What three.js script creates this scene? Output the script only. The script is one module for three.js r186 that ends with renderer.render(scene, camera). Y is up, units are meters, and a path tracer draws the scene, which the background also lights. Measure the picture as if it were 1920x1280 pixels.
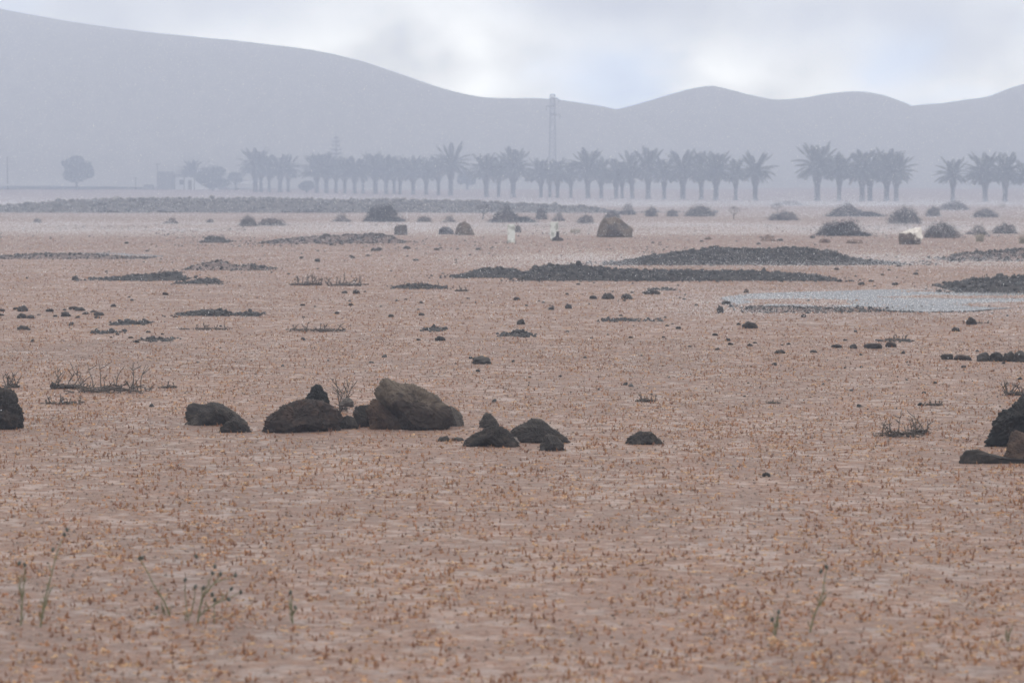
import * as THREE from 'three';
import { mergeGeometries } from 'three/addons/utils/BufferGeometryUtils.js';
import { ImprovedNoise } from 'three/addons/math/ImprovedNoise.js';

// ---------------------------------------------------------------- camera, sky, light, exposure
const scene = new THREE.Scene();
const renderer = new THREE.WebGLRenderer({ antialias: true });
renderer.setSize(1024, 682);
renderer.toneMapping = THREE.LinearToneMapping;
renderer.toneMappingExposure = 0.81;
renderer.shadowMap.enabled = true;

const camera = new THREE.PerspectiveCamera(13.685, 1024 / 682, 0.5, 3000);   // a short telephoto, 1.6 m above the plain
camera.position.set(0, 1.6, 0);
camera.rotation.x = -Math.atan(290 / 5333);
camera.filmGauge = 36;
camera.focus = 24;
camera.userData.fStop = 5.6;

const noise = new ImprovedNoise();
const N = (x, y, z = 0) => noise.noise(x, y, z);
function fbm(x, y, z = 0, oct = 4) {
  let s = 0, a = 0.5, f = 1;
  for (let i = 0; i < oct; i++) { s += a * N(x * f + 17.3 * i, y * f - 9.1 * i, z * f + 3.7 * i); a *= 0.5; f *= 2.03; }
  return s;
}
function rng(seed) {
  let t = seed >>> 0;
  return () => { t = (t + 0x6d2b79f5) | 0; let r = Math.imul(t ^ (t >>> 15), 1 | t); r = (r + Math.imul(r ^ (r >>> 7), 61 | r)) ^ r; return ((r ^ (r >>> 14)) >>> 0) / 4294967296; };
}
const smooth = THREE.MathUtils.smoothstep, lerp = THREE.MathUtils.lerp, clamp = THREE.MathUtils.clamp;

// rain sky: bright torn cloud low down, a grey rain deck above it; the same all the way round
function makeSky() {
  const W = 4096, H = 2048, data = new Float32Array(W * H * 4);
  const gauss = (a, e, ca, ce, sa, se) => Math.exp(-(((a - ca) / sa) ** 2) - ((e - ce) / se) ** 2);
  for (let j = 0; j < H; j++) {
    const el = ((j + 0.5) / H - 0.5) * 180;
    const far = el > 14 || el < -1;
    for (let i = 0; i < W; i++) {
      const k = (j * W + i) * 4;
      const ang = ((i + 0.5) / W - 0.5) * 2 * Math.PI;                      // atan2(z, x)
      let az = (ang * 180) / Math.PI + 90; if (az > 180) az -= 360;          // 0 = straight ahead, + to the right
      const ca = Math.cos(ang), sa = Math.sin(ang);
      // cloud detail, flattened towards the horizon
      const sx = 9 * ca, sz = 9 * sa;
      const big = fbm(sx * 1.4 + 5, el * 0.22, sz * 1.4, 4);
      const fine = far ? 0 : fbm(sx * 4.2 + 31, el * 1.0 + 0.6 * big, sz * 4.2, 5);
      let deck = smooth(el + 4.5 * big + 2.0 * fine, SKY.deck[0], SKY.deck[1]);        // 0 bright cloud, 1 rain deck
      if (!far) {
        deck += 0.4 * gauss(az, el, 6.6, 3.5, 1.8, 0.5) + 0.4 * gauss(az, el, 9.3, 2.9, 1.3, 0.7) + 0.35 * gauss(az, el, 2.2, 3.7, 2.2, 0.4) - 0.4 * gauss(az, el, 4.4, 2.4, 1.2, 0.7)
          - 0.5 * gauss(az, el, -1.5, 2.3, 1.2, 0.9) - 0.35 * gauss(az, el, 8.6, 1.9, 1.9, 0.45) + 0.12 * gauss(az, el, -7, 3.2, 3.2, 0.5) - 0.2 * gauss(az, el, -4.5, 2.6, 2, 0.5);
      }
      deck = clamp(deck, 0, 1.15);
      let blue = smooth(fbm(sx * 2.6 + 71, el * 0.7, sz * 2.6, 4), 0.16, 0.34) * (1 - smooth(el, 3, 9));
      if (!far) blue = clamp(0.35 * blue + 1.0 * gauss(az + 1.2 * fine, el + 0.8 * fine, 1.9, 2.15, 1.25, 0.7) + 0.7 * gauss(az, el, 2.4, 1.7, 0.9, 0.4) + 0.9 * gauss(az + 1.0 * fine, el + 0.6 * fine, 7.7, 2.5, 0.75, 0.6), 0, 1);
      const lum = lerp(SKY.bright, SKY.deckLum, clamp(deck, 0, 1)) * (1 + 0.8 * fine * (1 - 0.4 * deck)) * (1 + 0.15 * big);
      const up = lerp(1, SKY.top, smooth(el, 6, 45));
      const cb = [lum * lerp(1.02, 0.98, deck), lum * lerp(0.99, 0.975, deck), lum * lerp(0.86, 0.92, deck)];
      const bl = [SKY.bright * 0.60, SKY.bright * 0.74, SKY.bright * 0.95];
      for (let c = 0; c < 3; c++) data[k + c] = lerp(cb[c], bl[c], blue * 0.6) * up;
      data[k + 3] = 1;
    }
  }
  const t = new THREE.DataTexture(data, W, H, THREE.RGBAFormat, THREE.FloatType);
  t.mapping = THREE.EquirectangularReflectionMapping;
  t.magFilter = THREE.LinearFilter; t.needsUpdate = true;
  return t;
}
const SKY = { bright: 2.85, deckLum: 1.52, deck: [1.3, 5.6], top: 1.72 };
const skyTexture = makeSky();
scene.background = skyTexture;
scene.environment = skyTexture;

const sun = new THREE.DirectionalLight(new THREE.Color(1, 0.97, 0.93), 0.6);   // only a veiled glow behind the rain deck
sun.position.set(60, 160, -90);
sun.target.position.set(0, 0, -60);
sun.castShadow = true; sun.shadow.radius = 90;
sun.shadow.mapSize.set(2048, 2048);
Object.assign(sun.shadow.camera, { left: -120, right: 120, top: 220, bottom: -420, near: 1, far: 900 });
scene.add(sun, sun.target);

scene.fog = new THREE.FogExp2(new THREE.Color(0.69, 0.76, 1.0), 0.0031);   // the rain itself veils the distance

// ---------------------------------------------------------------- helpers
const taken = new Map();
function numbered(name) { const n = taken.get(name) ?? 0; taken.set(name, n + 1); return n ? `${name}_${String(n).padStart(3, '0')}` : name; }
function shadows(o) { o.traverse((m) => { if (m.isMesh) { m.castShadow = true; m.receiveShadow = true; } }); return o; }
function put(o, name, label, category, group, kind) {
  o.name = numbered(name); o.userData = {};
  if (label) o.userData.label = label;
  if (category) o.userData.category = category;
  if (group) o.userData.group = group;
  if (kind) o.userData.kind = kind;
  scene.add(shadows(o));
  return o;
}
function part(name, geometry, m, parent, kind) {
  const o = new THREE.Mesh(geometry, m); o.name = name; parent.add(o);
  if (kind) o.userData.kind = kind;
  return o;
}
const mat = (r, g, b, roughness = 0.85, extra = {}) => new THREE.MeshPhysicalMaterial({ color: new THREE.Color().setRGB(r, g, b), roughness, ...extra });

// the plain: flat, with shallow swells, climbing a little past the palms
function groundH(x, z) {
  const d = -z;
  let h = 0.035 * N(x * 0.11 + 3, z * 0.085, 1.5) * smooth(d, 18, 40) + 0.018 * fbm(x * 0.5, z * 0.42, 7.7, 3) + 0.006 * N(x * 2.3, z * 2.1, 4.4);
  h *= 1 - 0.5 * smooth(d, 100, 200);
  const basin = (cx, cd, rx, rd) => 1 - smooth(Math.hypot((x - cx) / rx, (d - cd) / rd), 0.75, 1.1);
  const pool = Math.max(basin(6.6, 41, 4.3, 4.6), basin(-10.5, 68, 5.5, 4));
  h += pool * (-0.026 + 0.085 * fbm(x * 0.45 + 2, z * 0.8, 9.3, 3));
  if (d > 300) h += 1.45 * ((Math.min(d, 470) - 300) / 140) ** 1.6;
  return h;
}

// ---------------------------------------------------------------- ground
function tex(size, fn, { srgb = false, repeat } = {}) {
  const d = new Uint8Array(size * size * 4);
  for (let j = 0; j < size; j++) for (let i = 0; i < size; i++) {
    const c = fn(i / size, j / size, i, j), k = (j * size + i) * 4;
    d[k] = clamp(c[0] * 255, 0, 255); d[k + 1] = clamp(c[1] * 255, 0, 255); d[k + 2] = clamp(c[2] * 255, 0, 255); d[k + 3] = 255;
  }
  const t = new THREE.DataTexture(d, size, size, THREE.RGBAFormat);
  t.wrapS = t.wrapT = THREE.RepeatWrapping; t.magFilter = THREE.LinearFilter; t.minFilter = THREE.LinearMipmapLinearFilter; t.generateMipmaps = true;
  if (srgb) t.colorSpace = THREE.SRGBColorSpace;
  if (repeat) t.repeat.set(...repeat);
  t.needsUpdate = true;
  return t;
}
// a noise field that tiles: blurred lattice values with wrap-around
function tileNoise(cells, seed) {
  const r = rng(seed), v = new Float32Array(cells * cells).map(() => r());
  return (u, w) => {
    const x = u * cells, y = w * cells, xi = Math.floor(x), yi = Math.floor(y), fx = x - xi, fy = y - yi;
    const a = fx * fx * (3 - 2 * fx), b = fy * fy * (3 - 2 * fy), at = (i, j) => v[(((j % cells) + cells) % cells) * cells + (((i % cells) + cells) % cells)];
    return lerp(lerp(at(xi, yi), at(xi + 1, yi), a), lerp(at(xi, yi + 1), at(xi + 1, yi + 1), a), b);
  };
}
const GT = 2048, n8 = tileNoise(9, 1), n24 = tileNoise(26, 2), n70 = tileNoise(75, 3), n200 = tileNoise(210, 4), n600 = tileNoise(640, 5), n1k = tileNoise(1300, 6), m1 = tileNoise(1024, 11), m2 = tileNoise(420, 12), m3 = tileNoise(150, 13);
const groundMap = tex(GT, (u, v) => {
  const litter = smooth(0.30 * n24(u, v) + 0.40 * n200(u, v) + 0.42 * n600(u, v) + 0.12 * n8(u, v), 0.56, 0.80);
  const rust = smooth(m1(u, v) * 0.55 + m2(u, v) * 0.45 + 0.15 * n70(u, v), 0.70, 0.88);
  const pale = smooth(0.45 * m3(u, v) + 0.35 * n600(u, v) + 0.25 * n24(u, v), 0.62, 0.86);
  const dark = smooth(n1k(u, v) * 0.6 + m2(u, v) * 0.45, 0.76, 0.93);
  const g = 0.90 + 0.24 * (n1k(u, v) - 0.5) + 0.10 * (n70(u, v) - 0.5);
  let c = [0.515, 0.425, 0.395];
  const mix = (t, d) => { c = c.map((x, i) => lerp(x, d[i], t)); };
  mix(litter * 0.5, [0.555, 0.415, 0.33]);
  mix(pale * 0.32, [0.565, 0.50, 0.495]);
  mix(rust * 0.8, [0.41, 0.265, 0.195]);
  mix(dark * 0.7, [0.29, 0.23, 0.205]);
  return c.map((x, i) => x * g * [0.935, 0.90, 0.87][i]);
}, { srgb: true });
const groundBump = tex(1024, (u, v) => { const h = 0.4 * n200(u, v) + 0.35 * n600(u, v) + 0.25 * n24(u, v); return [h, h, h]; });
const groundWet = tex(1024, (u, v) => { const w = smooth(0.22 * n24(u, v) + 0.45 * n200(u, v) + 0.4 * m3(u, v), 0.50, 0.74), h = lerp(0.80, 0.44, w); return [h, h, h]; });   // wet film in the hollows
const groundMat = new THREE.MeshPhysicalMaterial({ map: groundMap, bumpMap: groundBump, bumpScale: 0.03, roughness: 1, roughnessMap: groundWet, specularIntensity: 0.8, vertexColors: true });

function sheet(xs, zs, height, colour) {
  const p = [], uv = [], col = [], idx = [];
  for (const z of zs) for (let i = 0; i < xs.length; i++) {
    const x = xs[i] * halfWidth(z);
    p.push(x, height(x, z), z); uv.push(x / 13, z / 13);
    col.push(...colour(x, z));
  }
  const n = xs.length;
  for (let j = 0; j < zs.length - 1; j++) for (let i = 0; i < n - 1; i++) { const a = j * n + i; idx.push(a, a + 1, a + n, a + 1, a + n + 1, a + n); }
  const g = new THREE.BufferGeometry();
  g.setAttribute('position', new THREE.Float32BufferAttribute(p, 3));
  g.setAttribute('uv', new THREE.Float32BufferAttribute(uv, 2));
  g.setAttribute('color', new THREE.Float32BufferAttribute(col, 3));
  g.setIndex(idx); g.computeVertexNormals();
  return g;
}
const halfWidth = (z) => Math.max(30, -z * 0.24 + 26);
const zs = [40, 25, 15, 8, 3];
for (let d = 2; d < 520; d += clamp(0.0135 * d, 0.09, 5)) zs.push(-d);
zs.push(-520);
const xs = []; for (let i = -190; i <= 190; i++) { const t = i / 190; xs.push(Math.sign(t) * (0.45 * Math.abs(t) + 0.55 * Math.abs(t) ** 2.4)); }
// soil colour by place: patches of darker grit, paler dust and the pale track past the posts (all matter, no shade)
function soil(x, z) {
  const d = -z;
  const a = fbm(x * 0.23 + 9, z * 0.10, 2.2, 4), b = fbm(x * 0.9, z * 0.45, 8.1, 3), e = fbm(x * 0.05, z * 0.035 + 40, 5.5, 3);
  let c = [1 + 0.20 * a + 0.16 * b, 1 + 0.17 * a + 0.15 * b, 1 + 0.12 * a + 0.16 * b];
  const mix = (t, q) => { c = c.map((v, i) => lerp(v, q[i], t)); };
  mix(smooth(a + 0.5 * b + 0.6 * e, 0.12, 0.40) * 0.5, [0.70, 0.72, 0.76]);                     // patches of grey grit
  const track = smooth(d + 6 * a, 84, 88) * (1 - smooth(d + 14 * b, 112, 122));
  mix(track * 0.7, [1.10, 1.18, 1.24]);                                                                     // the pale dirt track past the posts
  return c.map((v) => clamp(v, 0.2, 1.35));
}
put(new THREE.Mesh(sheet(xs, zs, groundH, soil), groundMat), 'ground', 'pinkish tan plain of wet soil under a carpet of dry plants', null, null, 'structure');

// ---------------------------------------------------------------- hills
const hillMap = tex(512, (u, v) => { const k = 0.49 + 0.06 * (n24(u, v) - 0.5) + 0.06 * (n200(u, v) - 0.5); return [k * 1.02, k * 0.98, k * 0.95]; }, { srgb: true });
const hillMat = new THREE.MeshPhysicalMaterial({ map: hillMap, roughness: 0.95 });
function crestAt(list, x) {
  for (let i = 0; i < list.length - 1; i++) if (x <= list[i + 1][0]) {
    const [p0, p1, p2, p3] = [list[Math.max(0, i - 1)], list[i], list[i + 1], list[Math.min(list.length - 1, i + 2)]];
    const t = clamp((x - p1[0]) / (p2[0] - p1[0]), 0, 1), h = p2[0] - p1[0];
    const s1 = p2[0] === p0[0] ? 0 : (p2[1] - p0[1]) / (p2[0] - p0[0]) * h, s2 = p3[0] === p1[0] ? 0 : (p3[1] - p1[1]) / (p3[0] - p1[0]) * h;
    const t2 = t * t, t3 = t2 * t;
    return (2 * t3 - 3 * t2 + 1) * p1[1] + (t3 - 2 * t2 + t) * s1 + (-2 * t3 + 3 * t2) * p2[1] + (t3 - t2) * s2;
  }
  return list[list.length - 1][1];
}
function hill(list, foot, crest, back, seed, label) {
  const x0 = list[0][0], x1 = list[list.length - 1][0], nx = 170, nz = 46, p = [], uv = [], idx = [];
  for (let j = 0; j <= nz; j++) for (let i = 0; i <= nx; i++) {
    const x = lerp(x0, x1, i / nx), s = j / nz, d = lerp(foot, back, s), up = (crest - foot) / (back - foot);
    const prof = s < up ? 1 - (1 - smooth(s / up, -0.25, 1.0)) ** 1.15 : 1 - 0.5 * ((s - up) / (1 - up)) ** 2;
    const y = (crestAt(list, x) + 0.12 * fbm(x * 0.12, seed, 3, 3)) * prof * (s < up ? smooth(s / up, 0, 0.15) * 0.4 + 0.6 : 1) - 0.4 + 0.25 * fbm(x * 0.08, d * 0.08, seed, 4) * (s < up * 0.8 ? 1 : 0.3);
    p.push(x, y, -d); uv.push(x / 30, d / 30);
  }
  for (let j = 0; j < nz; j++) for (let i = 0; i < nx; i++) { const a = j * (nx + 1) + i; idx.push(a, a + 1, a + nx + 1, a + 1, a + nx + 2, a + nx + 1); }
  const g = new THREE.BufferGeometry();
  g.setAttribute('position', new THREE.Float32BufferAttribute(p, 3)); g.setAttribute('uv', new THREE.Float32BufferAttribute(uv, 2));
  g.setIndex(idx); g.computeVertexNormals();
  put(new THREE.Mesh(g, hillMat), 'hill', label, null, null, 'structure');
}
const T = {
  hillLeft: [
    [-149.409, 44.803],
    [-113.407, 38.502],
    [-95.406, 34.002],
    [-86.405, 31.932],
    [-77.405, 30.222],
    [-68.404, 28.782],
    [-59.404, 27.702],
    [-50.403, 26.802],
    [-41.403, 25.902],
    [-32.402, 24.731],
    [-25.202, 23.021],
    [-18.901, 20.951],
    [-11.701, 18.521],
    [-5.4, 17.081],
    [0.0, 16.811],
    [5.4, 16.811],
    [10.801, 16.181],
    [17.101, 15.011],
    [26.102, 11.951],
    [35.102, 7.9],
    [41.403, 3.4]
  ],
  hillMiddle: [
    [-10.107, 6.194],
    [-0.919, 9.869],
    [8.269, 13.085],
    [12.863, 14.647],
    [17.457, 15.198],
    [21.133, 16.025],
    [25.727, 17.403],
    [30.321, 18.69],
    [33.996, 19.241],
    [36.752, 18.69],
    [40.428, 17.771],
    [45.022, 16.944],
    [49.616, 17.22],
    [54.21, 17.955],
    [58.804, 18.322],
    [62.479, 17.863],
    [66.154, 16.668],
    [69.829, 14.923],
    [77.18, 11.247],
    [86.368, 6.194]
  ],
  hillRight: [
    [54.453, 6.138],
    [61.714, 12.944],
    [65.344, 15.213],
    [68.974, 15.849],
    [72.605, 16.121],
    [76.235, 16.665],
    [80.773, 17.301],
    [84.403, 18.662],
    [87.125, 19.479],
    [94.386, 22.02],
    [112.537, 25.196],
    [148.839, 27.919]
  ],
  palms: [
    [-36.258, -402, 6.531, 0, "hazy bushy palm, first trunk from the left in the faint clump next to the house"],
    [-35.693, -405, 6.077, 2, "hazy slim palm, second trunk from the left in the faint clump next to the house"],
    [-34.468, -404, 5.471, 2, "hazy slim palm, third trunk from the left in the faint clump next to the house"],
    [-32.709, -401, 5.628, 0, "hazy bushy palm, fourth trunk from the left in the faint clump next to the house"],
    [-31.663, -403, 5.549, 1, "hazy open-crowned palm, fifth trunk from the left in the faint clump next to the house"],
    [-26.903, -392, 5.858, 0, "hazy bushy palm, first trunk from the left in the dense row before the lattice tower"],
    [-25.514, -391, 5.858, 0, "hazy bushy palm, second trunk from the left in the dense row before the lattice tower"],
    [-24.318, -393, 5.342, 2, "hazy slim palm, third trunk from the left in the dense row before the lattice tower"],
    [-22.831, -389, 5.128, 1, "hazy open-crowned palm, fourth trunk from the left in the dense row before the lattice tower"],
    [-21.463, -388, 5.203, 0, "hazy bushy palm, fifth trunk from the left in the dense row before the lattice tower"],
    [-20.403, -390, 5.126, 2, "hazy slim palm, sixth trunk from the left in the dense row before the lattice tower"],
    [-18.481, -385, 6.001, 0, "hazy bushy palm, seventh trunk from the left in the dense row before the lattice tower"],
    [-16.993, -384, 5.568, 0, "hazy bushy palm, eighth trunk from the left in the dense row before the lattice tower"],
    [-16.037, -387, 5.349, 2, "hazy slim palm, ninth trunk from the left in the dense row before the lattice tower"],
    [-15.042, -382, 5.21, 1, "hazy open-crowned palm, tenth trunk from the left in the dense row before the lattice tower"],
    [-13.182, -380, 5.497, 0, "hazy bushy palm, eleventh trunk from the left in the dense row before the lattice tower"],
    [-11.381, -377, 5.214, 0, "hazy bushy palm, twelfth trunk from the left in the dense row before the lattice tower"],
    [-9.704, -375, 5.777, 2, "hazy slim palm, thirteenth trunk from the left in the dense row before the lattice tower"],
    [-7.979, -370, 7.019, 1, "tall open-crowned palm ending the dense row, crown above its neighbours"],
    [-3.204, -356, 5.805, 0, "hazy bushy palm, first trunk from the left in the long row around the lattice tower"],
    [-1.674, -357, 5.406, 2, "hazy slim palm, second trunk from the left in the long row around the lattice tower"],
    [0.132, -353, 6.39, 0, "hazy bushy palm, third trunk from the left in the long row around the lattice tower"],
    [3.544, -350, 5.193, 0, "hazy bushy palm, fourth trunk from the left in the long row around the lattice tower"],
    [4.713, -354, 4.869, 2, "hazy slim palm, fifth trunk from the left in the long row around the lattice tower"],
    [5.563, -349, 4.929, 1, "hazy open-crowned palm, sixth trunk from the left in the long row around the lattice tower"],
    [7.137, -346, 4.794, 2, "hazy slim palm, seventh trunk from the left in the long row around the lattice tower"],
    [9.133, -343, 6.333, 0, "hazy bushy palm, eighth trunk from the left in the long row around the lattice tower"],
    [10.772, -344, 5.049, 1, "hazy open-crowned palm, ninth trunk from the left in the long row around the lattice tower"],
    [12.469, -341, 5.041, 0, "hazy bushy palm, tenth trunk from the left in the long row around the lattice tower"],
    [13.249, -343, 4.854, 2, "hazy slim palm, eleventh trunk from the left in the long row around the lattice tower"],
    [14.345, -340, 5.804, 1, "hazy open-crowned palm, twelfth trunk from the left in the long row around the lattice tower"],
    [16.114, -337, 6.356, 1, "hazy open-crowned palm, thirteenth trunk from the left in the long row around the lattice tower"],
    [17.903, -335, 5.148, 1, "hazy open-crowned palm, fourteenth trunk from the left in the long row around the lattice tower"],
    [19.981, -333, 6.077, 0, "hazy bushy palm, fifteenth trunk from the left in the long row around the lattice tower"],
    [22.034, -331, 5.877, 1, "hazy open-crowned palm, sixteenth trunk from the left in the long row around the lattice tower"],
    [23.136, -323, 5.88, 0, "hazy bushy palm, seventeenth trunk from the left in the long row around the lattice tower"],
    [25.22, -321, 5.082, 2, "hazy slim palm, eighteenth trunk from the left in the long row around the lattice tower"],
    [27.191, -318, 5.72, 1, "hazy open-crowned palm, nineteenth trunk from the left in the long row around the lattice tower"],
    [33.679, -314, 6.804, 0, "tallest palm with a thick crown, leftmost of the clump behind the dark shrubs"],
    [35.978, -313, 5.735, 2, "hazy slim palm, second trunk from the left in the clump behind the dark shrubs"],
    [38.378, -312, 5.959, 0, "hazy bushy palm, third trunk from the left in the clump behind the dark shrubs"],
    [39.508, -314, 5.744, 1, "hazy open-crowned palm, fourth trunk from the left in the clump behind the dark shrubs"],
    [41.07, -312, 6.018, 0, "hazy bushy palm, fifth trunk from the left in the clump behind the dark shrubs"],
    [41.988, -311, 5.482, 1, "hazy open-crowned palm, sixth trunk from the left in the clump behind the dark shrubs"],
    [47.704, -308, 4.993, 1, "hazy open-crowned palm, first trunk from the left in the clump at the right edge"],
    [50.562, -304, 5.528, 0, "hazy bushy palm, second trunk from the left in the clump at the right edge"],
    [52.498, -303, 5.574, 0, "hazy bushy palm, third trunk from the left in the clump at the right edge"],
    [54.647, -302, 4.6, 1, "hazy open-crowned palm, fourth trunk from the left in the clump at the right edge"]
  ],
  shrubs: [
    [-10.608, -114.02, 0.834, 0.513, 0, "dark rounded shrub on the pale track, left half of a joined pair"],
    [-9.798, -115.562, 1.278, 0.347, 1, "low spreading shrub, right half of the joined pair on the pale track"],
    [-14.65, -122.171, 0.779, 0.298, 1, "small brown tuft alone in front of the gravel berm"],
    [-13.361, -125.766, 0.424, 0.212, 1, "tiny faint tuft between the brown tuft and the joined pair of shrubs"],
    [-21.007, -125.766, 0.401, 0.236, 1, "tiny faint tuft near the left end of the gravel berm"],
    [-7.805, -129.58, 0.996, 0.389, 1, "loose low shrub just left of the large pointed shrub"],
    [-5.802, -129.58, 2.09, 0.875, 2, "large pointed grey shrub in front of the gravel berm"],
    [-4.006, -129.58, 0.826, 0.292, 1, "small grey tuft right of the large pointed shrub"],
    [-2.822, -127.645, 0.766, 0.335, 1, "small grey tuft behind the tan boulder with light flecks"],
    [0.082, -125.766, 2.335, 0.802, 2, "wide dark shrub behind the first white post"],
    [1.458, -140.209, 0.657, 0.605, 1, "small upright shrub touching the wide shrub behind the white posts"],
    [2.203, -133.632, 0.702, 0.451, 1, "small dark shrub above the second white post"],
    [3.24, -123.942, 0.953, 0.442, 1, "low grey shrub between the second white post and the large brown boulder"],
    [4.732, -133.632, 0.952, 0.626, 0, "rounded shrub above the large brown boulder"],
    [6.576, -161.385, 1.18, 0.726, 1, "taller loose shrub behind the shrub above the large brown boulder"],
    [7.511, -152.735, 0.831, 0.601, 1, "small shrub alone right of the large brown boulder"],
    [8.627, -152.735, 0.716, 0.43, 1, "smaller pale shrub between two others right of the brown boulder"],
    [10.186, -152.735, 1.833, 0.745, 0, "broad rounded shrub below the palms, left of the bare little tree"],
    [13.048, -135.755, 1.782, 0.509, 1, "low grey shrub with a bare branch sticking up from it"],
    [18.627, -152.735, 3.494, 0.773, 2, "long grey shrub mass in front of the standing-apart palm clump"],
    [16.928, -122.171, 1.626, 0.871, 0, "big dark rounded shrub joined to the long grey shrub mass"],
    [22.676, -152.735, 1.002, 0.63, 1, "pale loose shrub right of the big dark rounded shrub"],
    [30.336, -194.414, 2.406, 0.729, 0, "wide low dome shrub farthest back under the palm gap"],
    [24.657, -147.465, 1.521, 0.581, 0, "dome-shaped dark shrub right of the wide low dome"],
    [10.697, -90.956, 1.927, 0.563, 2, "long low dark shrub nearest the bare sand"],
    [13.405, -88.14, 1.306, 0.612, 0, "dense dark dome shrub beside the white boulder"],
    [15.614, -95.002, 0.891, 0.356, 1, "low grey scrub right of the white boulder, nearer one"],
    [16.916, -97.163, 1.13, 0.401, 1, "low grey scrub at the right edge beyond the white boulder"],
    [0.203, -98.281, 0.258, 0.295, 1, "tiny dark shrub touching the first white post"],
    [23.829, -244.428, 4.354, 0.412, 1, "thin dark strip of scrub just below the palms"]
  ],
  rocks: [
    [-3.412, -18.847, [[-0.154, -0.014], [-0.168, 0.149], [-0.112, 0.248], [-0.012, 0.27], [0.037, 0.262], [0.094, 0.234], [0.137, 0.192], [0.168, 0.135], [0.158, 0.05], [0.144, -0.014]], 1.0, 0, 0.05, "black pitted boulder cut off by the left edge"],
    [-1.995, -19.145, [[-0.223, -0.027], [-0.213, 0.108], [-0.202, 0.133], [-0.157, 0.148], [-0.094, 0.144], [-0.04, 0.153], [0.005, 0.148], [0.059, 0.126], [0.122, 0.086], [0.177, 0.045], [0.216, 0.009], [0.223, -0.027]], 0.8, 1, 0.5, "dark wedge-shaped block at the left end of the boulder line"],
    [-1.809, -18.599, [[-0.116, -0.016], [-0.098, 0.037], [-0.054, 0.07], [-0.002, 0.077], [0.042, 0.063], [0.095, 0.028], [0.116, -0.016]], 0.8, 0, 0.05, "low black lump leaning on the wedge-shaped block"],
    [-1.389, -18.64, [[-0.276, -0.028], [-0.25, 0.042], [-0.203, 0.109], [-0.118, 0.165], [-0.048, 0.196], [0.022, 0.21], [0.11, 0.203], [0.197, 0.172], [0.246, 0.133], [0.271, 0.077], [0.276, -0.028]], 0.9, 2, 0.75, "big dark dome boulder left of the brown boulder"],
    [-1.0, -18.931, [[-0.033, -0.036], [-0.051, 0.053], [-0.065, 0.107], [-0.051, 0.139], [-0.006, 0.15], [0.035, 0.142], [0.056, 0.098], [0.065, 0.036], [0.06, -0.036]], 0.8, 1, 0.05, "grey rough stone wedged between dome and brown boulder"],
    [-1.084, -18.805, [[-0.069, -0.025], [-0.062, 0.055], [-0.048, 0.078], [-0.004, 0.085], [0.041, 0.064], [0.062, 0.019], [0.069, -0.025]], 0.8, 1, 0.05, "low dark stone filling the gap right of the dome boulder"],
    [-0.838, -18.763, [[-0.106, -0.03], [-0.111, 0.049], [-0.118, 0.138], [-0.106, 0.187], [-0.071, 0.2], [-0.035, 0.182], [0.044, 0.102], [0.111, 0.041], [0.118, -0.03]], 0.7, 4, 0.05, "brown stone under the left side of the brown boulder"],
    [-0.404, -19.016, [[-0.079, -0.034], [-0.07, 0.073], [-0.052, 0.118], [-0.007, 0.125], [0.038, 0.1], [0.072, 0.064], [0.079, 0.02], [0.068, -0.034]], 0.8, 5, 0.05, "smooth grey stone behind the right end of the brown boulder"],
    [-0.153, -18.889, [[-0.068, -0.011], [-0.06, 0.039], [-0.039, 0.075], [-0.018, 0.098], [0.011, 0.089], [0.046, 0.057], [0.064, 0.018], [0.068, -0.011]], 0.9, 1, 0.05, "small pointed dark stone behind the triangular one"],
    [-0.13, -17.45, [[-0.182, -0.015], [-0.158, 0.035], [-0.1, 0.076], [-0.035, 0.112], [0.023, 0.131], [0.072, 0.118], [0.105, 0.089], [0.138, 0.062], [0.176, 0.018], [0.182, -0.015]], 0.8, 0, 0.7, "dark triangular rock in front of the pale grey one"],
    [0.168, -17.817, [[-0.21, -0.015], [-0.193, 0.044], [-0.151, 0.081], [-0.101, 0.119], [-0.042, 0.146], [0.017, 0.138], [0.067, 0.107], [0.117, 0.069], [0.176, 0.035], [0.21, -0.015]], 0.8, 1, 0.6, "humped grey rock with paler lower face behind the triangular rock"],
    [0.242, -17.237, [[-0.08, -0.011], [-0.067, 0.037], [-0.055, 0.075], [-0.023, 0.091], [0.026, 0.084], [0.054, 0.062], [0.073, 0.026], [0.08, -0.011]], 0.9, 1, 0.05, "small dark block at the front right of the rock pair"],
    [0.007, -17.595, [[-0.043, -0.007], [-0.033, 0.033], [-0.007, 0.051], [0.023, 0.043], [0.04, 0.017], [0.043, -0.007]], 0.9, 6, 0.05, "little whitish stone against the triangular rock"],
    [0.823, -17.668, [[-0.133, -0.018], [-0.105, 0.032], [-0.067, 0.065], [-0.017, 0.078], [0.042, 0.073], [0.088, 0.043], [0.125, 0.007], [0.133, -0.018]], 0.9, 1, 0.7, "single dark rock sitting alone right of the boulder line"],
    [3.17, -17.45, [[-0.261, -0.013], [-0.242, 0.076], [-0.202, 0.158], [-0.163, 0.217], [-0.084, 0.263], [-0.002, 0.322], [0.113, 0.338], [0.228, 0.256], [0.261, 0.125], [0.245, -0.013]], 0.6, 3, 0.05, "tall jet black boulder cut off by the right edge"],
    [2.997, -16.498, [[-0.134, -0.019], [-0.115, 0.096], [-0.096, 0.159], [-0.062, 0.18], [-0.022, 0.168], [0.078, 0.149], [0.124, 0.081], [0.134, -0.019]], 0.8, 4, 0.5, "reddish brown stone in front of the jet black boulder"],
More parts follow.
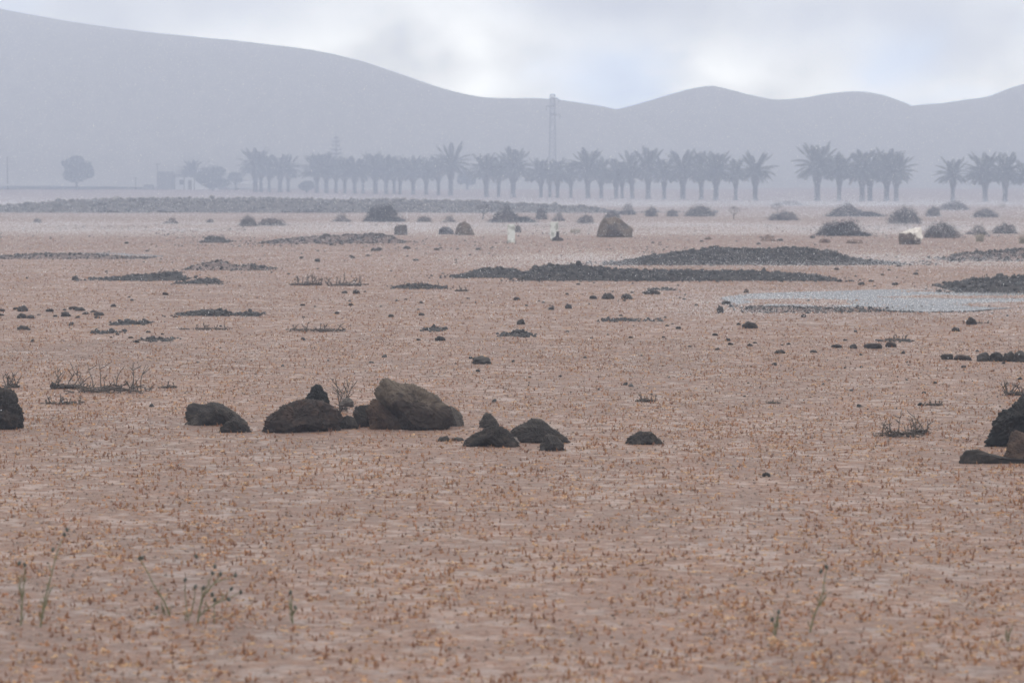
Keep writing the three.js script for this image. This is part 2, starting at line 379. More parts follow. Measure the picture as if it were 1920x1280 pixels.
    [2.827, -16.434, [[-0.235, -0.015], [-0.22, 0.05], [-0.192, 0.074], [-0.111, 0.077], [-0.05, 0.053], [0.05, 0.031], [0.204, 0.025], [0.235, -0.015]], 0.9, 0, 0.35, "flat black slab lying before the reddish brown stone"],
    [-3.663, -93.957, [[-0.229, -0.07], [-0.211, 0.282], [-0.123, 0.335], [0.176, 0.335], [0.229, -0.07]], 0.9, 5, 0.05, "squarish grey-tan block left of the tan boulder"],
    [-2.19, -95.002, [[-0.285, -0.071], [-0.249, 0.16], [-0.125, 0.267], [0.089, 0.232], [0.232, 0.143], [0.285, -0.071]], 0.9, 7, 0.05, "bluish grey stone beside the tan boulder"],
    [-1.541, -93.957, [[-0.361, -0.088], [-0.326, 0.194], [-0.22, 0.388], [-0.026, 0.476], [0.132, 0.37], [0.361, -0.088]], 0.9, 8, 0.05, "tan boulder with light flecks left of the white posts"],
    [3.255, -89.998, [[-0.591, -0.084], [-0.557, 0.253], [-0.388, 0.624], [0.051, 0.658], [0.338, 0.456], [0.591, 0.236], [0.54, -0.084]], 0.8, 8, 0.05, "large angular brown boulder right of the white posts"],
    [11.098, -79.154, [[-0.327, -0.074], [-0.327, 0.327], [-0.089, 0.401], [0.297, 0.475], [0.327, 0.208], [0.267, -0.074]], 0.8, 9, 0.05, "white-topped blocky boulder below the dense dome shrub"],
    [7.498, -83.001, [[-0.28, -0.047], [-0.187, 0.109], [-0.031, 0.202], [0.093, 0.156], [0.28, -0.047]], 0.9, 10, 0.05, "small tan hump of rock beyond the big gravel mound"],
    [8.873, -80.649, [[-0.212, -0.03], [-0.136, 0.091], [0.015, 0.151], [0.121, 0.106], [0.212, -0.03]], 0.9, 10, 0.05, "low tan rock between the big gravel mound and the long low shrub"],
    [9.622, -79.895, [[-0.292, -0.03], [-0.187, 0.09], [0.022, 0.135], [0.202, 0.105], [0.292, -0.03]], 0.9, 10, 0.05, "flat tan rock left of the white-topped boulder"],
    [5.905, -85.493, [[-0.184, -0.032], [-0.104, 0.064], [0.024, 0.112], [0.184, -0.032]], 0.9, 10, 0.05, "tiny tan rock behind the left shoulder of the big gravel mound"],
    [1.356, -84.646, [[-0.198, -0.063], [-0.167, 0.079], [-0.056, 0.143], [-0.04, 0.27], [0.04, 0.286], [0.056, 0.127], [0.167, 0.063], [0.198, -0.063]], 0.8, 2, 0.05, "dark broken lump at the foot of the second white post"],
    [-0.661, -18.805, [[-0.241, 0.188], [-0.248, 0.241], [-0.237, 0.276], [-0.205, 0.303], [-0.166, 0.32], [-0.126, 0.311], [-0.078, 0.294], [-0.019, 0.294], [0.034, 0.28], [0.087, 0.255], [0.14, 0.226], [0.188, 0.188], [0.228, 0.149], [0.248, 0.099], [0.246, 0.037], [0.219, -0.011], [0.149, -0.025], [-0.011, -0.025], [-0.078, 0.002], [-0.103, 0.064], [-0.188, 0.108], [-0.223, 0.143]], 0.75, 11, 0.75, "large brown boulder, biggest of the boulder line"],
    [-1.29, -18.805, [[-0.084, 0.173], [-0.077, 0.214], [-0.054, 0.241], [-0.043, 0.276], [-0.01, 0.294], [0.02, 0.283], [0.043, 0.251], [0.073, 0.23], [0.084, 0.202], [0.081, 0.173]], 0.9, 3, 0.05, "black jagged stone perched on the dome boulder"]
  ],
  stones: [
    [-0.278, -25.768, 0.179, 0.082, "dark stone alone between the boulder line and the middle distance", null],
    [-0.751, -29.628, 0.111, 0.056, "dark round stone left of the centre, above the lone dark stone", null],
    [-5.53, -32.086, 0.144, 0.054, "dark stone alone near the left edge below the stone scatter", null],
    [4.053, -26.408, 0.129, 0.069, "rounded dark stone, first of the row at the right edge", null],
    [4.186, -26.327, 0.173, 0.064, "flat dark stone, second of the row at the right edge", null],
    [4.357, -26.165, 0.132, 0.093, "dark stone starting the long heap at the right edge", null],
    [4.473, -26.165, 0.137, 0.108, "dark stone in the middle of the long heap at the right edge", null],
    [4.591, -26.165, 0.137, 0.103, "dark stone near the end of the long heap at the right edge", null],
    [4.689, -26.084, 0.166, 0.122, "dark stone cut off by the right edge in the long heap", null],
    [5.357, -33.084, 0.118, 0.099, "upright dark stone below the right end of the puddle", null],
    [4.944, -31.609, 0.095, 0.053, "small dark stone below the upright dark stone", null],
    [3.583, -28.157, 0.185, 0.074, "flat dark stone, left of the pair below the puddle", null],
    [3.8, -28.44, 0.123, 0.069, "rounded dark stone, right of the pair below the puddle", null],
    [3.392, -28.157, 0.079, 0.053, "small grey stone left of the pair below the puddle", null],
    [3.247, -28.345, 0.117, 0.043, "flat grey stone farther left of the pair below the puddle", null],
    [2.575, -27.255, 0.112, 0.041, "thin dark stone between the boulder line and the puddle", null],
    [2.916, -27.431, 0.072, 0.031, "thin small stone right of the thin dark stone", null],
    [2.7, -32.207, 0.175, 0.091, "dark pyramid-shaped stone below the left end of the puddle", null],
    [2.666, -36.33, 0.095, 0.102, "small upright dark stone left of the puddle", null],
    [2.955, -39.17, 0.147, 0.066, "low dark stone just above the small upright one", null],
    [3.595, -34.987, 0.072, 0.052, "small stone at the lower rim of the puddle", null],
    [3.593, -43.576, 0.09, 0.074, "reddish stone above the left end of the puddle", null],
    [1.175, -41.057, 0.115, 0.062, "small dark stone, first of the three below the gravel mounds", null],
    [1.387, -41.057, 0.2, 0.1, "dark wedge stone, second of the three below the gravel mounds", null],
    [1.66, -41.057, 0.162, 0.092, "rounded dark stone, third of the three below the gravel mounds", null],
    [2.107, -42.703, 0.24, 0.08, "dark stone right of the three below the gravel mounds", null],
    [0.748, -37.614, 0.099, 0.071, "small dark stone below the first of the three stones", null],
    [0.509, -37.122, 0.084, 0.049, "tiny dark stone left of the small dark stone", null],
    [0.069, -40.666, 0.107, 0.061, "tiny grey stone left of the three stones below the mounds", null],
    [0.106, -33.084, 0.099, 0.074, "small upright stone above the low dark heap near the centre", null],
    [1.409, -15.674, 0.05, 0.029, "small dark stone alone in the near field right of the lone rock", null],
    [-0.427, -17.854, 0.087, 0.037, "flat dark chip left of the triangular rock", null],
    [-0.345, -17.892, 0.084, 0.027, "thin dark chip touching the left foot of the triangular rock", null],
    [-1.169, -20.05, 0.105, 0.053, "light grey stone on top of the gap right of the dome boulder", null],
    [-3.64, -22.494, 0.059, 0.063, "dark rounded stone at the left end of the twiggy bush", null],
    [-4.183, -61.042, 0.126, 0.092, "tiny dark stone left of the middle, above the twiggy tufts", null],
    [-2.343, -42.703, 0.12, 0.08, "small dark stone between the twiggy tufts and the dark low mound", null],
    [-2.528, -42.918, 0.097, 0.048, "tiny dark stone left of the small dark stone by the twiggy tufts", null],
    [-9.032, -86.358, 0.194, 0.13, "dark stone on top of the small heap beyond the left mounds", null],
    [-7.423, -48.263, 0.127, 0.09, "small dark stone left of the long dark mound", null],
    [-5.567, -35.372, 0.126, 0.074, "dark stone in the loose scatter near the left edge", "stones scattered near the left edge"],
    [-5.344, -34.901, 0.049, 0.023, "dark stone in the loose scatter near the left edge", "stones scattered near the left edge"],
    [-5.188, -35.619, 0.137, 0.052, "dark stone in the loose scatter near the left edge", "stones scattered near the left edge"],
    [-5.987, -36.732, 0.104, 0.052, "dark stone in the loose scatter near the left edge", "stones scattered near the left edge"],
    [-6.616, -36.817, 0.077, 0.045, "dark stone in the loose scatter near the left edge", "stones scattered near the left edge"],
    [-5.627, -36.981, 0.131, 0.051, "dark stone in the loose scatter near the left edge", "stones scattered near the left edge"],
    [-5.842, -37.076, 0.049, 0.028, "dark stone in the loose scatter near the left edge", "stones scattered near the left edge"],
    [-6.352, -36.82, 0.15, 0.085, "dark stone in the loose scatter near the left edge", "stones scattered near the left edge"],
    [-5.902, -34.8, 0.098, 0.051, "dark stone in the loose scatter near the left edge", "stones scattered near the left edge"],
    [-6.019, -34.853, 0.113, 0.067, "dark stone in the loose scatter near the left edge", "stones scattered near the left edge"],
    [-5.395, -36.583, 0.085, 0.033, "dark stone in the loose scatter near the left edge", "stones scattered near the left edge"],
    [-6.514, -37.256, 0.08, 0.04, "dark stone in the loose scatter near the left edge", "stones scattered near the left edge"],
    [-6.4, -35.541, 0.08, 0.034, "dark stone in the loose scatter near the left edge", "stones scattered near the left edge"],
    [-5.419, -36.076, 0.079, 0.037, "dark stone in the loose scatter near the left edge", "stones scattered near the left edge"],
    [-5.755, -37.28, 0.151, 0.054, "dark stone in the loose scatter near the left edge", "stones scattered near the left edge"],
    [-5.362, -35.101, 0.048, 0.026, "dark stone in the loose scatter near the left edge", "stones scattered near the left edge"],
    [-5.972, -35.809, 0.048, 0.017, "dark stone in the loose scatter near the left edge", "stones scattered near the left edge"],
    [-6.043, -34.816, 0.065, 0.035, "dark stone in the loose scatter near the left edge", "stones scattered near the left edge"],
    [-5.094, -34.85, 0.08, 0.035, "dark stone in the loose scatter near the left edge", "stones scattered near the left edge"],
    [-5.68, -35.282, 0.057, 0.031, "dark stone in the loose scatter near the left edge", "stones scattered near the left edge"],
    [-3.811, -30.924, 0.036, 0.021, "small dark stone on the plain below the long dark mound", "stones below the long dark mound"],
    [-5.35, -38.106, 0.078, 0.045, "small dark stone on the plain below the long dark mound", "stones below the long dark mound"],
    [-4.061, -30.216, 0.059, 0.025, "small dark stone on the plain below the long dark mound", "stones below the long dark mound"],
    [-5.544, -41.107, 0.051, 0.02, "small dark stone on the plain below the long dark mound", "stones below the long dark mound"],
    [-3.708, -29.457, 0.04, 0.015, "small dark stone on the plain below the long dark mound", "stones below the long dark mound"],
    [-4.16, -35.08, 0.061, 0.025, "small dark stone on the plain below the long dark mound", "stones below the long dark mound"],
    [-4.013, -31.304, 0.057, 0.026, "small dark stone on the plain below the long dark mound", "stones below the long dark mound"],
    [-4.283, -30.303, 0.036, 0.017, "small dark stone on the plain below the long dark mound", "stones below the long dark mound"],
    [-5.137, -42.059, 0.093, 0.055, "small dark stone on the plain below the long dark mound", "stones below the long dark mound"],
    [2.732, -28.701, 0.031, 0.014, "small stone scattered between the puddle and the boulder line", "stones scattered below the puddle"],
    [1.778, -28.375, 0.039, 0.018, "small stone scattered between the puddle and the boulder line", "stones scattered below the puddle"],
    [3.404, -28.332, 0.068, 0.032, "small stone scattered between the puddle and the boulder line", "stones scattered below the puddle"],
    [2.486, -29.045, 0.048, 0.02, "small stone scattered between the puddle and the boulder line", "stones scattered below the puddle"],
    [2.634, -32.982, 0.05, 0.03, "small stone scattered between the puddle and the boulder line", "stones scattered below the puddle"],
    [3.485, -29.668, 0.05, 0.022, "small stone scattered between the puddle and the boulder line", "stones scattered below the puddle"],
    [1.878, -32.045, 0.068, 0.038, "small stone scattered between the puddle and the boulder line", "stones scattered below the puddle"],
    [2.211, -28.712, 0.06, 0.032, "small stone scattered between the puddle and the boulder line", "stones scattered below the puddle"],
    [2.814, -28.867, 0.043, 0.023, "small stone scattered between the puddle and the boulder line", "stones scattered below the puddle"],
    [2.188, -30.571, 0.064, 0.033, "small stone scattered between the puddle and the boulder line", "stones scattered below the puddle"],
    [2.015, -27.814, 0.053, 0.026, "small stone scattered between the puddle and the boulder line", "stones scattered below the puddle"],
    [1.61, -30.173, 0.04, 0.021, "small stone scattered between the puddle and the boulder line", "stones scattered below the puddle"],
    [2.394, -28.535, 0.054, 0.03, "small stone scattered between the puddle and the boulder line", "stones scattered below the puddle"],
    [2.25, -29.562, 0.06, 0.034, "small stone scattered between the puddle and the boulder line", "stones scattered below the puddle"],
    [6.271, -46.496, 0.113, 0.059, "small grey stone on the sand behind the puddle", "stones behind the puddle"],
    [7.932, -45.371, 0.086, 0.042, "small grey stone on the sand behind the puddle", "stones behind the puddle"],
    [5.734, -46.56, 0.118, 0.055, "small grey stone on the sand behind the puddle", "stones behind the puddle"],
    [7.484, -47.78, 0.106, 0.042, "small grey stone on the sand behind the puddle", "stones behind the puddle"],
    [8.004, -49.315, 0.105, 0.048, "small grey stone on the sand behind the puddle", "stones behind the puddle"],
    [7.19, -47.198, 0.098, 0.052, "small grey stone on the sand behind the puddle", "stones behind the puddle"],
    [6.243, -54.632, 0.098, 0.05, "small grey stone on the sand behind the puddle", "stones behind the puddle"],
    [6.091, -48.144, 0.1, 0.036, "small grey stone on the sand behind the puddle", "stones behind the puddle"],
    [7.66, -53.72, 0.065, 0.025, "small grey stone on the sand behind the puddle", "stones behind the puddle"],
    [7.213, -54.332, 0.077, 0.028, "small grey stone on the sand behind the puddle", "stones behind the puddle"],
    [7.354, -51.713, 0.106, 0.053, "small grey stone on the sand behind the puddle", "stones behind the puddle"],
    [5.862, -45.892, 0.052, 0.023, "small grey stone on the sand behind the puddle", "stones behind the puddle"],
    [6.69, -51.343, 0.067, 0.037, "small grey stone on the sand behind the puddle", "stones behind the puddle"],
    [7.693, -56.423, 0.115, 0.043, "small grey stone on the sand behind the puddle", "stones behind the puddle"],
    [-2.218, -36.0, 0.064, 0.038, "small dark stone left of centre in the middle field", "stones left of centre"],
    [-1.495, -35.055, 0.072, 0.037, "small dark stone left of centre in the middle field", "stones left of centre"],
    [-2.847, -38.573, 0.069, 0.034, "small dark stone left of centre in the middle field", "stones left of centre"],
    [-0.98, -29.686, 0.054, 0.024, "small dark stone left of centre in the middle field", "stones left of centre"],
    [-1.521, -40.651, 0.051, 0.025, "small dark stone left of centre in the middle field", "stones left of centre"],
    [-2.19, -38.592, 0.071, 0.041, "small dark stone left of centre in the middle field", "stones left of centre"],
    [-2.562, -34.91, 0.048, 0.02, "small dark stone left of centre in the middle field", "stones left of centre"],
    [-1.134, -35.515, 0.078, 0.045, "small dark stone left of centre in the middle field", "stones left of centre"],
    [-2.69, -72.692, 0.189, 0.089, "small grey stone on the sand left of the gravel mounds", "stones left of the gravel mounds"],
    [-3.422, -70.553, 0.184, 0.087, "small grey stone on the sand left of the gravel mounds", "stones left of the gravel mounds"],
    [-3.713, -65.433, 0.086, 0.043, "small grey stone on the sand left of the gravel mounds", "stones left of the gravel mounds"],
    [-3.339, -71.477, 0.164, 0.091, "small grey stone on the sand left of the gravel mounds", "stones left of the gravel mounds"],
    [-4.731, -63.801, 0.098, 0.057, "small grey stone on the sand left of the gravel mounds", "stones left of the gravel mounds"],
    [-1.841, -73.222, 0.112, 0.043, "small grey stone on the sand left of the gravel mounds", "stones left of the gravel mounds"],
    [-0.855, -71.474, 0.146, 0.068, "small grey stone on the sand left of the gravel mounds", "stones left of the gravel mounds"],
    [-2.095, -61.824, 0.139, 0.053, "small grey stone on the sand left of the gravel mounds", "stones left of the gravel mounds"],
    [-1.888, -71.205, 0.137, 0.06, "small grey stone on the sand left of the gravel mounds", "stones left of the gravel mounds"],
    [-3.582, -63.878, 0.116, 0.051, "small grey stone on the sand left of the gravel mounds", "stones left of the gravel mounds"],
    [1.876, -33.179, 0.032, 0.013, "tiny stone in the middle field below the gravel mounds", "stones in the middle field"],
    [1.261, -30.119, 0.053, 0.026, "tiny stone in the middle field below the gravel mounds", "stones in the middle field"],
    [0.612, -31.345, 0.042, 0.021, "tiny stone in the middle field below the gravel mounds", "stones in the middle field"],
    [1.791, -32.755, 0.046, 0.026, "tiny stone in the middle field below the gravel mounds", "stones in the middle field"],
    [1.355, -35.372, 0.061, 0.025, "tiny stone in the middle field below the gravel mounds", "stones in the middle field"],
    [1.044, -30.875, 0.031, 0.017, "tiny stone in the middle field below the gravel mounds", "stones in the middle field"],
    [1.884, -34.897, 0.042, 0.023, "tiny stone in the middle field below the gravel mounds", "stones in the middle field"],
    [2.503, -38.565, 0.053, 0.026, "tiny stone in the middle field below the gravel mounds", "stones in the middle field"],
    [-7.231, -75.468, 0.084, 0.042, "tiny grey stone on the far sand left of the posts", "stones on the far sand"],
    [-5.317, -80.112, 0.096, 0.053, "tiny grey stone on the far sand left of the posts", "stones on the far sand"],
    [-4.799, -70.297, 0.068, 0.036, "tiny grey stone on the far sand left of the posts", "stones on the far sand"],
    [-3.337, -65.765, 0.114, 0.041, "tiny grey stone on the far sand left of the posts", "stones on the far sand"],
    [-4.916, -77.375, 0.129, 0.076, "tiny grey stone on the far sand left of the posts", "stones on the far sand"],
    [-5.971, -78.887, 0.1, 0.058, "tiny grey stone on the far sand left of the posts", "stones on the far sand"],
    [-9.128, -71.073, 0.1, 0.039, "tiny grey stone on the far sand left of the posts", "stones on the far sand"],
    [-6.779, -80.581, 0.085, 0.038, "tiny grey stone on the far sand left of the posts", "stones on the far sand"],
    [-10.899, -80.316, 0.127, 0.068, "tiny grey stone on the far sand left of the posts", "stones on the far sand"],
    [-4.743, -78.892, 0.112, 0.048, "tiny grey stone on the far sand left of the posts", "stones on the far sand"],
    [7.853, -83.119, 0.181, 0.08, "tiny dark stone on the far sand behind the big gravel mound", "stones behind the big gravel mound"],
    [4.008, -80.831, 0.105, 0.053, "tiny dark stone on the far sand behind the big gravel mound", "stones behind the big gravel mound"],
    [6.816, -78.61, 0.138, 0.069, "tiny dark stone on the far sand behind the big gravel mound", "stones behind the big gravel mound"],
    [5.497, -82.421, 0.116, 0.063, "tiny dark stone on the far sand behind the big gravel mound", "stones behind the big gravel mound"],
    [7.653, -87.353, 0.121, 0.054, "tiny dark stone on the far sand behind the big gravel mound", "stones behind the big gravel mound"],
    [9.177, -86.787, 0.167, 0.086, "tiny dark stone on the far sand behind the big gravel mound", "stones behind the big gravel mound"],
    [4.221, -81.146, 0.1, 0.038, "tiny dark stone on the far sand behind the big gravel mound", "stones behind the big gravel mound"]
  ],
  mounds: [
    [4.956, -58.738, [[-3.084, 0.02], [-2.533, 0.102], [-1.983, 0.201], [-1.322, 0.289], [-0.716, 0.355], [0.11, 0.322], [0.991, 0.344], [1.652, 0.256], [2.313, 0.102], [3.084, 0.02]], 2.0, 0.06, 1.0, "large dark gravel mound, highest on the plain"],
    [-0.047, -50.419, [[-0.993, 0.021], [-0.615, 0.125], [-0.284, 0.172], [0.047, 0.144], [0.52, 0.068], [0.993, 0.02]], 1.5, 0.055, 0.9, "low dark gravel mound at the left end of the ridge below the large mound"],
    [1.498, -49.163, [[-1.36, 0.153], [-1.037, 0.226], [-0.576, 0.263], [-0.115, 0.236], [0.438, 0.18], [0.991, 0.097], [1.36, 0.02]], 1.8, 0.06, 1.0, "dark gravel mound in the middle of the ridge below the large mound"],
    [3.595, -49.163, [[-2.028, 0.153], [-1.567, 0.19], [-0.83, 0.18], [0.0, 0.171], [0.83, 0.153], [1.383, 0.116], [2.028, 0.042]], 1.8, 0.055, 0.8, "long flat gravel mound at the right end of the ridge below the large mound"],
    [8.072, -45.076, [[-1.226, 0.02], [-0.803, 0.146], [-0.38, 0.188], [0.127, 0.222], [0.634, 0.197], [1.226, 0.079]], 3.0, 0.06, 0.7, "grey gravel mound at the right edge behind the puddle"],
    [10.959, -61.681, [[-1.648, 0.027], [-1.243, 0.143], [-0.665, 0.189], [0.145, 0.258], [0.839, 0.212], [1.648, 0.073]], 3.0, 0.06, 0.5, "low grey gravel patch at the right edge below the white-topped boulder"],
    [-6.392, -48.592, [[-0.852, 0.02], [-0.442, 0.051], [0.014, 0.106], [0.469, 0.133], [0.697, 0.142], [0.852, 0.033]], 1.2, 0.045, 0.8, "long thin dark mound left of centre"],
    [-5.181, -46.874, [[-0.4, 0.02], [-0.18, 0.053], [0.127, 0.097], [0.303, 0.088], [0.4, 0.02]], 0.9, 0.04, 0.65, "short dark mound right of the long thin one"],
    [-3.706, -35.873, [[-0.558, 0.02], [-0.397, 0.046], [-0.161, 0.086], [0.074, 0.073], [0.209, 0.033], [0.41, 0.06], [0.558, 0.02]], 0.9, 0.035, 0.8, "dark flat heap in the left middle field"],
    [-8.556, -82.218, [[-0.416, 0.02], [-0.154, 0.151], [-0.046, 0.197], [0.154, 0.135], [0.416, 0.02]], 1.6, 0.09, 0.8, "small dark heap on the far sand at the left"],
    [-5.138, -81.195, [[-2.093, 0.02], [-1.256, 0.138], [-0.343, 0.215], [0.571, 0.26], [1.18, 0.275], [2.093, 0.169]], 2.6, 0.06, 0.4, "long grey gravel strip on the far sand left of the tan block"],
    [-10.13, -64.506, [[-1.966, 0.028], [-1.119, 0.1], [-0.393, 0.124], [0.575, 0.112], [1.3, 0.064], [1.966, 0.02]], 2.4, 0.05, 0.3, "grey gravel strip at the left edge of the far sand"],
    [-5.523, -55.572, [[-0.886, 0.037], [-0.469, 0.152], [-0.156, 0.183], [0.104, 0.099], [0.417, 0.12], [0.886, 0.02]], 1.6, 0.05, 0.35, "pale grey gravel patch left of the twiggy tufts"],
    [-4.492, -33.434, [[-0.241, 0.02], [-0.116, 0.045], [-0.022, 0.064], [0.091, 0.033], [0.166, 0.052], [0.241, 0.02]], 0.7, 0.04, 0.9, "little dark heap with two humps left of the twiggy debris"],
    [-4.465, -31.333, [[-0.165, 0.02], [-0.059, 0.02], [0.041, 0.055], [0.106, 0.025], [0.165, 0.02]], 0.6, 0.04, 0.8, "tiny dark heap below the two-humped heap"],
    [-3.741, -29.773, [[-0.201, 0.02], [-0.084, 0.02], [0.028, 0.037], [0.123, 0.02], [0.201, 0.02]], 0.7, 0.035, 0.7, "flat grey heap lowest in the left field"],
    [0.066, -30.719, [[-0.193, 0.02], [-0.095, 0.027], [-0.009, 0.074], [0.078, 0.051], [0.193, 0.02]], 0.7, 0.04, 0.9, "low dark heap near the centre of the field"],
    [-0.876, -31.792, [[-0.149, 0.02], [-0.077, 0.038], [-0.006, 0.062], [0.072, 0.032], [0.149, 0.02]], 0.6, 0.04, 0.8, "small dark heap left of the low central heap"],
    [1.437, -34.223, [[-0.359, 0.02], [-0.218, 0.034], [-0.058, 0.041], [0.135, 0.02], [0.359, 0.02]], 0.7, 0.035, 0.6, "thin grey gravel streak in the middle field"],
    [2.357, -44.655, [[-0.222, 0.02], [-0.054, 0.034], [0.071, 0.043], [0.222, 0.02]], 0.8, 0.04, 0.6, "thin grey gravel streak just below the gravel ridge"],
    [-1.454, -45.219, [[-0.454, 0.02], [-0.242, 0.065], [-0.03, 0.082], [0.182, 0.048], [0.454, 0.02]], 1.0, 0.045, 0.7, "dark low mound with grass left of the centre"],
    [4.001, -29.673, [[-0.184, 0.02], [-0.078, 0.025], [0.061, 0.031], [0.184, 0.02]], 0.5, 0.03, 0.7, "thin dark streak of grit above the stone pair below the puddle"],
    [4.392, -37.176, [[-1.464, 0.059], [-1.115, 0.066], [-0.627, 0.059], [-0.139, 0.045], [0.418, 0.032], [0.906, 0.02], [1.464, 0.02]], 2.0, 0.03, 0.2, "dark wet gravel standing out of the right-hand puddle"],
    [-81.516, -480.359, [[-7.656, 0.159], [-3.153, 0.879], [1.351, 0.969], [4.954, 0.699], [7.656, 0.069]], 10, 0.25, 0.5, "faint dark mound far off at the left edge"]
  ],
  berm: [
    [-36.047, 0.398],
    [-31.374, 0.465],
    [-29.038, 0.665],
    [-27.035, 0.799],
    [-23.698, 0.866],
    [-18.691, 0.866],
    [-14.686, 0.899],
    [-10.681, 0.799],
    [-6.675, 0.799],
    [-2.67, 0.699],
    [0.0, 0.599],
    [2.67, 0.465],
    [5.34, 0.365],
    [7.677, 0.131]
  ],
  puddle: [
    [3.306, -41.457],
    [3.685, -42.703],
    [4.23, -43.355],
    [4.93, -43.8],
    [5.758, -44.486],
    [6.747, -44.955],
    [7.55, -44.719],
    [8.302, -44.255],
    [8.567, -42.279],
    [7.863, -39.534],
    [7.065, -38.813],
    [6.367, -38.118],
    [5.643, -37.122],
    [5.046, -36.33],
    [4.273, -35.571],
    [3.806, -35.571],
    [3.553, -37.122],
    [3.381, -39.17]
  ],
  puddleFar: [
    [-12.972, -67.834],
    [-11.985, -69.49],
    [-10.77, -70.061],
    [-9.433, -68.929],
    [-8.45, -66.773],
    [-8.619, -64.747],
    [-9.638, -64.259],
    [-10.604, -62.84],
    [-11.674, -61.042]
  ],
  twigs: [
    [-3.142, -22.142, 0.706, 0.257, 1.0, "tangled leafless bush right of the black pitted boulder"],
    [-3.315, -20.94, 0.334, 0.086, 0.8, "low mat of dry twigs below the leafless bush"],
    [-3.54, -22.553, 0.254, 0.19, 0.7, "thin upright dry stems left of the leafless bush"],
    [2.462, -18.122, 0.323, 0.163, 0.7, "sparse dry twig plant left of the jet black boulder"],
    [2.626, -18.317, 0.155, 0.172, 0.35, "bare forked stem beside the sparse dry twig plant"],
    [-2.166, -31.609, 0.741, 0.154, 1.0, "dark twiggy debris left of the centre in the middle field"],
    [-3.451, -31.966, 0.671, 0.096, 0.8, "long low twig debris left of the dark twiggy debris"],
    [-3.361, -46.173, 0.571, 0.19, 0.9, "bristly dry tuft, left of the pair below the far sand"],
    [-2.671, -45.924, 0.689, 0.207, 0.8, "bristly dry tuft, right of the pair below the far sand"],
    [-1.476, -44.955, 0.843, 0.152, 0.8, "dry grass on the dark low mound left of the centre"],
    [0.992, -21.096, 0.158, 0.071, 0.8, "small dark sprig above the lone dark rock"],
    [3.08, -20.786, 0.195, 0.062, 0.6, "low dry sprig above the sparse dry twig plant"],
    [-2.746, -22.613, 0.17, 0.076, 0.5, "small dry sprig right of the leafless bush"],
    [-1.202, -20.289, 0.084, 0.236, 0.15, "single thin dry stem behind the gap in the boulder line"],
    [3.863, -21.745, 0.183, 0.13, 0.6, "thin dry stems growing behind the jet black boulder"],
    [-3.995, -22.613, 0.148, 0.136, 0.6, "thin dry stems growing behind the black pitted boulder"],
    [-6.33, -52.74, 0.593, 0.119, 0.5, "fine dry stems along the crest of the long thin mound"],
    [4.02, -29.732, 0.335, 0.078, 0.7, "dark creeping sprig above the stone pair"],
    [8.241, -48.816, 0.366, 0.128, 0.5, "fine dry stems on the grey mound at the right edge"],
    [1.929, -20.94, 0.118, 0.039, 0.5, "tiny dry sprig right of the centre"],
    [-0.772, -43.8, 0.246, 0.115, 0.5, "tiny dry sprig below the gravel ridge"],
    [5.446, -33.343, 0.438, 0.05, 0.5, "thin fallen twig right of the upright dark stone"]
  ],
  bare: [
    [-1.445, -140.209, 0.92, 0.894, "bare knobbly little tree left of the wide dark shrub"],
    [10.928, -140.209, 0.762, 0.578, "bare forked little tree standing alone on the sand"],
    [15.678, -167.718, 0.692, 0.692, "bare branching twig tree rising from the low grey shrub"]
  ],
  tufts: [
    [13.659, -83.001, 0.342, 0.296, "pale yellowish grass tuft right of the white-topped boulder"],
    [14.467, -80.649, 0.242, 0.257, "pale grass tuft cut off by the right edge"],
    [38.794, -225.124, 0.844, 0.338, "faint yellowish tuft under the last palms"],
    [2.149, -97.163, 0.547, 0.164, "low greenish tuft right of the second white post"]
  ],
  weeds: [
    [-1.717, -10.286, [[[-0.002, 0.001], [0.007, 0.06], [0.022, 0.127], [0.044, 0.206], [0.062, 0.279], [0.086, 0.334]], [[0.011, 0.054], [0.035, 0.127], [0.05, 0.154]], [[0.004, 0.041], [-0.002, 0.06]]], [[0.088, 0.339], [0.098, 0.356], [0.046, 0.284]], "tallest green weed stalk, leaning right near the left edge"],
    [-1.795, -10.324, [[[-0.002, -0.002], [0.003, 0.06], [0.008, 0.128], [0.015, 0.189], [0.014, 0.219]], [[0.004, 0.085], [-0.004, 0.158], [-0.008, 0.183]]], [[0.014, 0.223], [-0.006, 0.228]], "thin green weed stalk closest to the left edge"],
    [-1.279, -10.557, [[[0.003, 0.001], [-0.02, 0.051], [-0.055, 0.107], [-0.086, 0.169], [-0.108, 0.213]], [[-0.024, -0.015], [-0.024, 0.019], [-0.033, 0.038]], [[-0.052, 0.013], [-0.074, 0.008]]], [[-0.112, 0.218], [-0.101, 0.219], [-0.05, 0.031]], "long thin weed stem bending left beside the seeding weed"],
    [-1.159, -10.401, [[[0.001, -0.0], [0.007, 0.043], [0.023, 0.098], [0.053, 0.135], [0.078, 0.166], [0.086, 0.178]], [[0.007, 0.024], [0.053, 0.061], [0.115, 0.089], [0.158, 0.11]], [[-0.033, 0.012], [-0.044, 0.074], [-0.046, 0.154]], [[-0.027, 0.024], [-0.012, 0.086], [-0.007, 0.129]], [[0.013, 0.061], [0.019, 0.098], [0.023, 0.126]], [[0.023, 0.098], [0.056, 0.178]], [[0.062, -0.022], [0.065, 0.024], [0.065, 0.08]], [[0.053, 0.061], [0.09, 0.086], [0.124, 0.123]], [[0.035, 0.11], [0.065, 0.147], [0.139, 0.172]], [[-0.046, 0.012], [-0.049, 0.037]]], [[0.086, 0.181], [0.16, 0.113], [-0.044, 0.159], [-0.007, 0.133], [0.023, 0.129], [0.056, 0.183], [0.065, 0.208], [0.065, 0.085], [0.126, 0.126], [0.141, 0.176], [0.054, 0.104], [-0.004, 0.245], [0.115, 0.087]], "many-stemmed seeding weed with dark heads"],
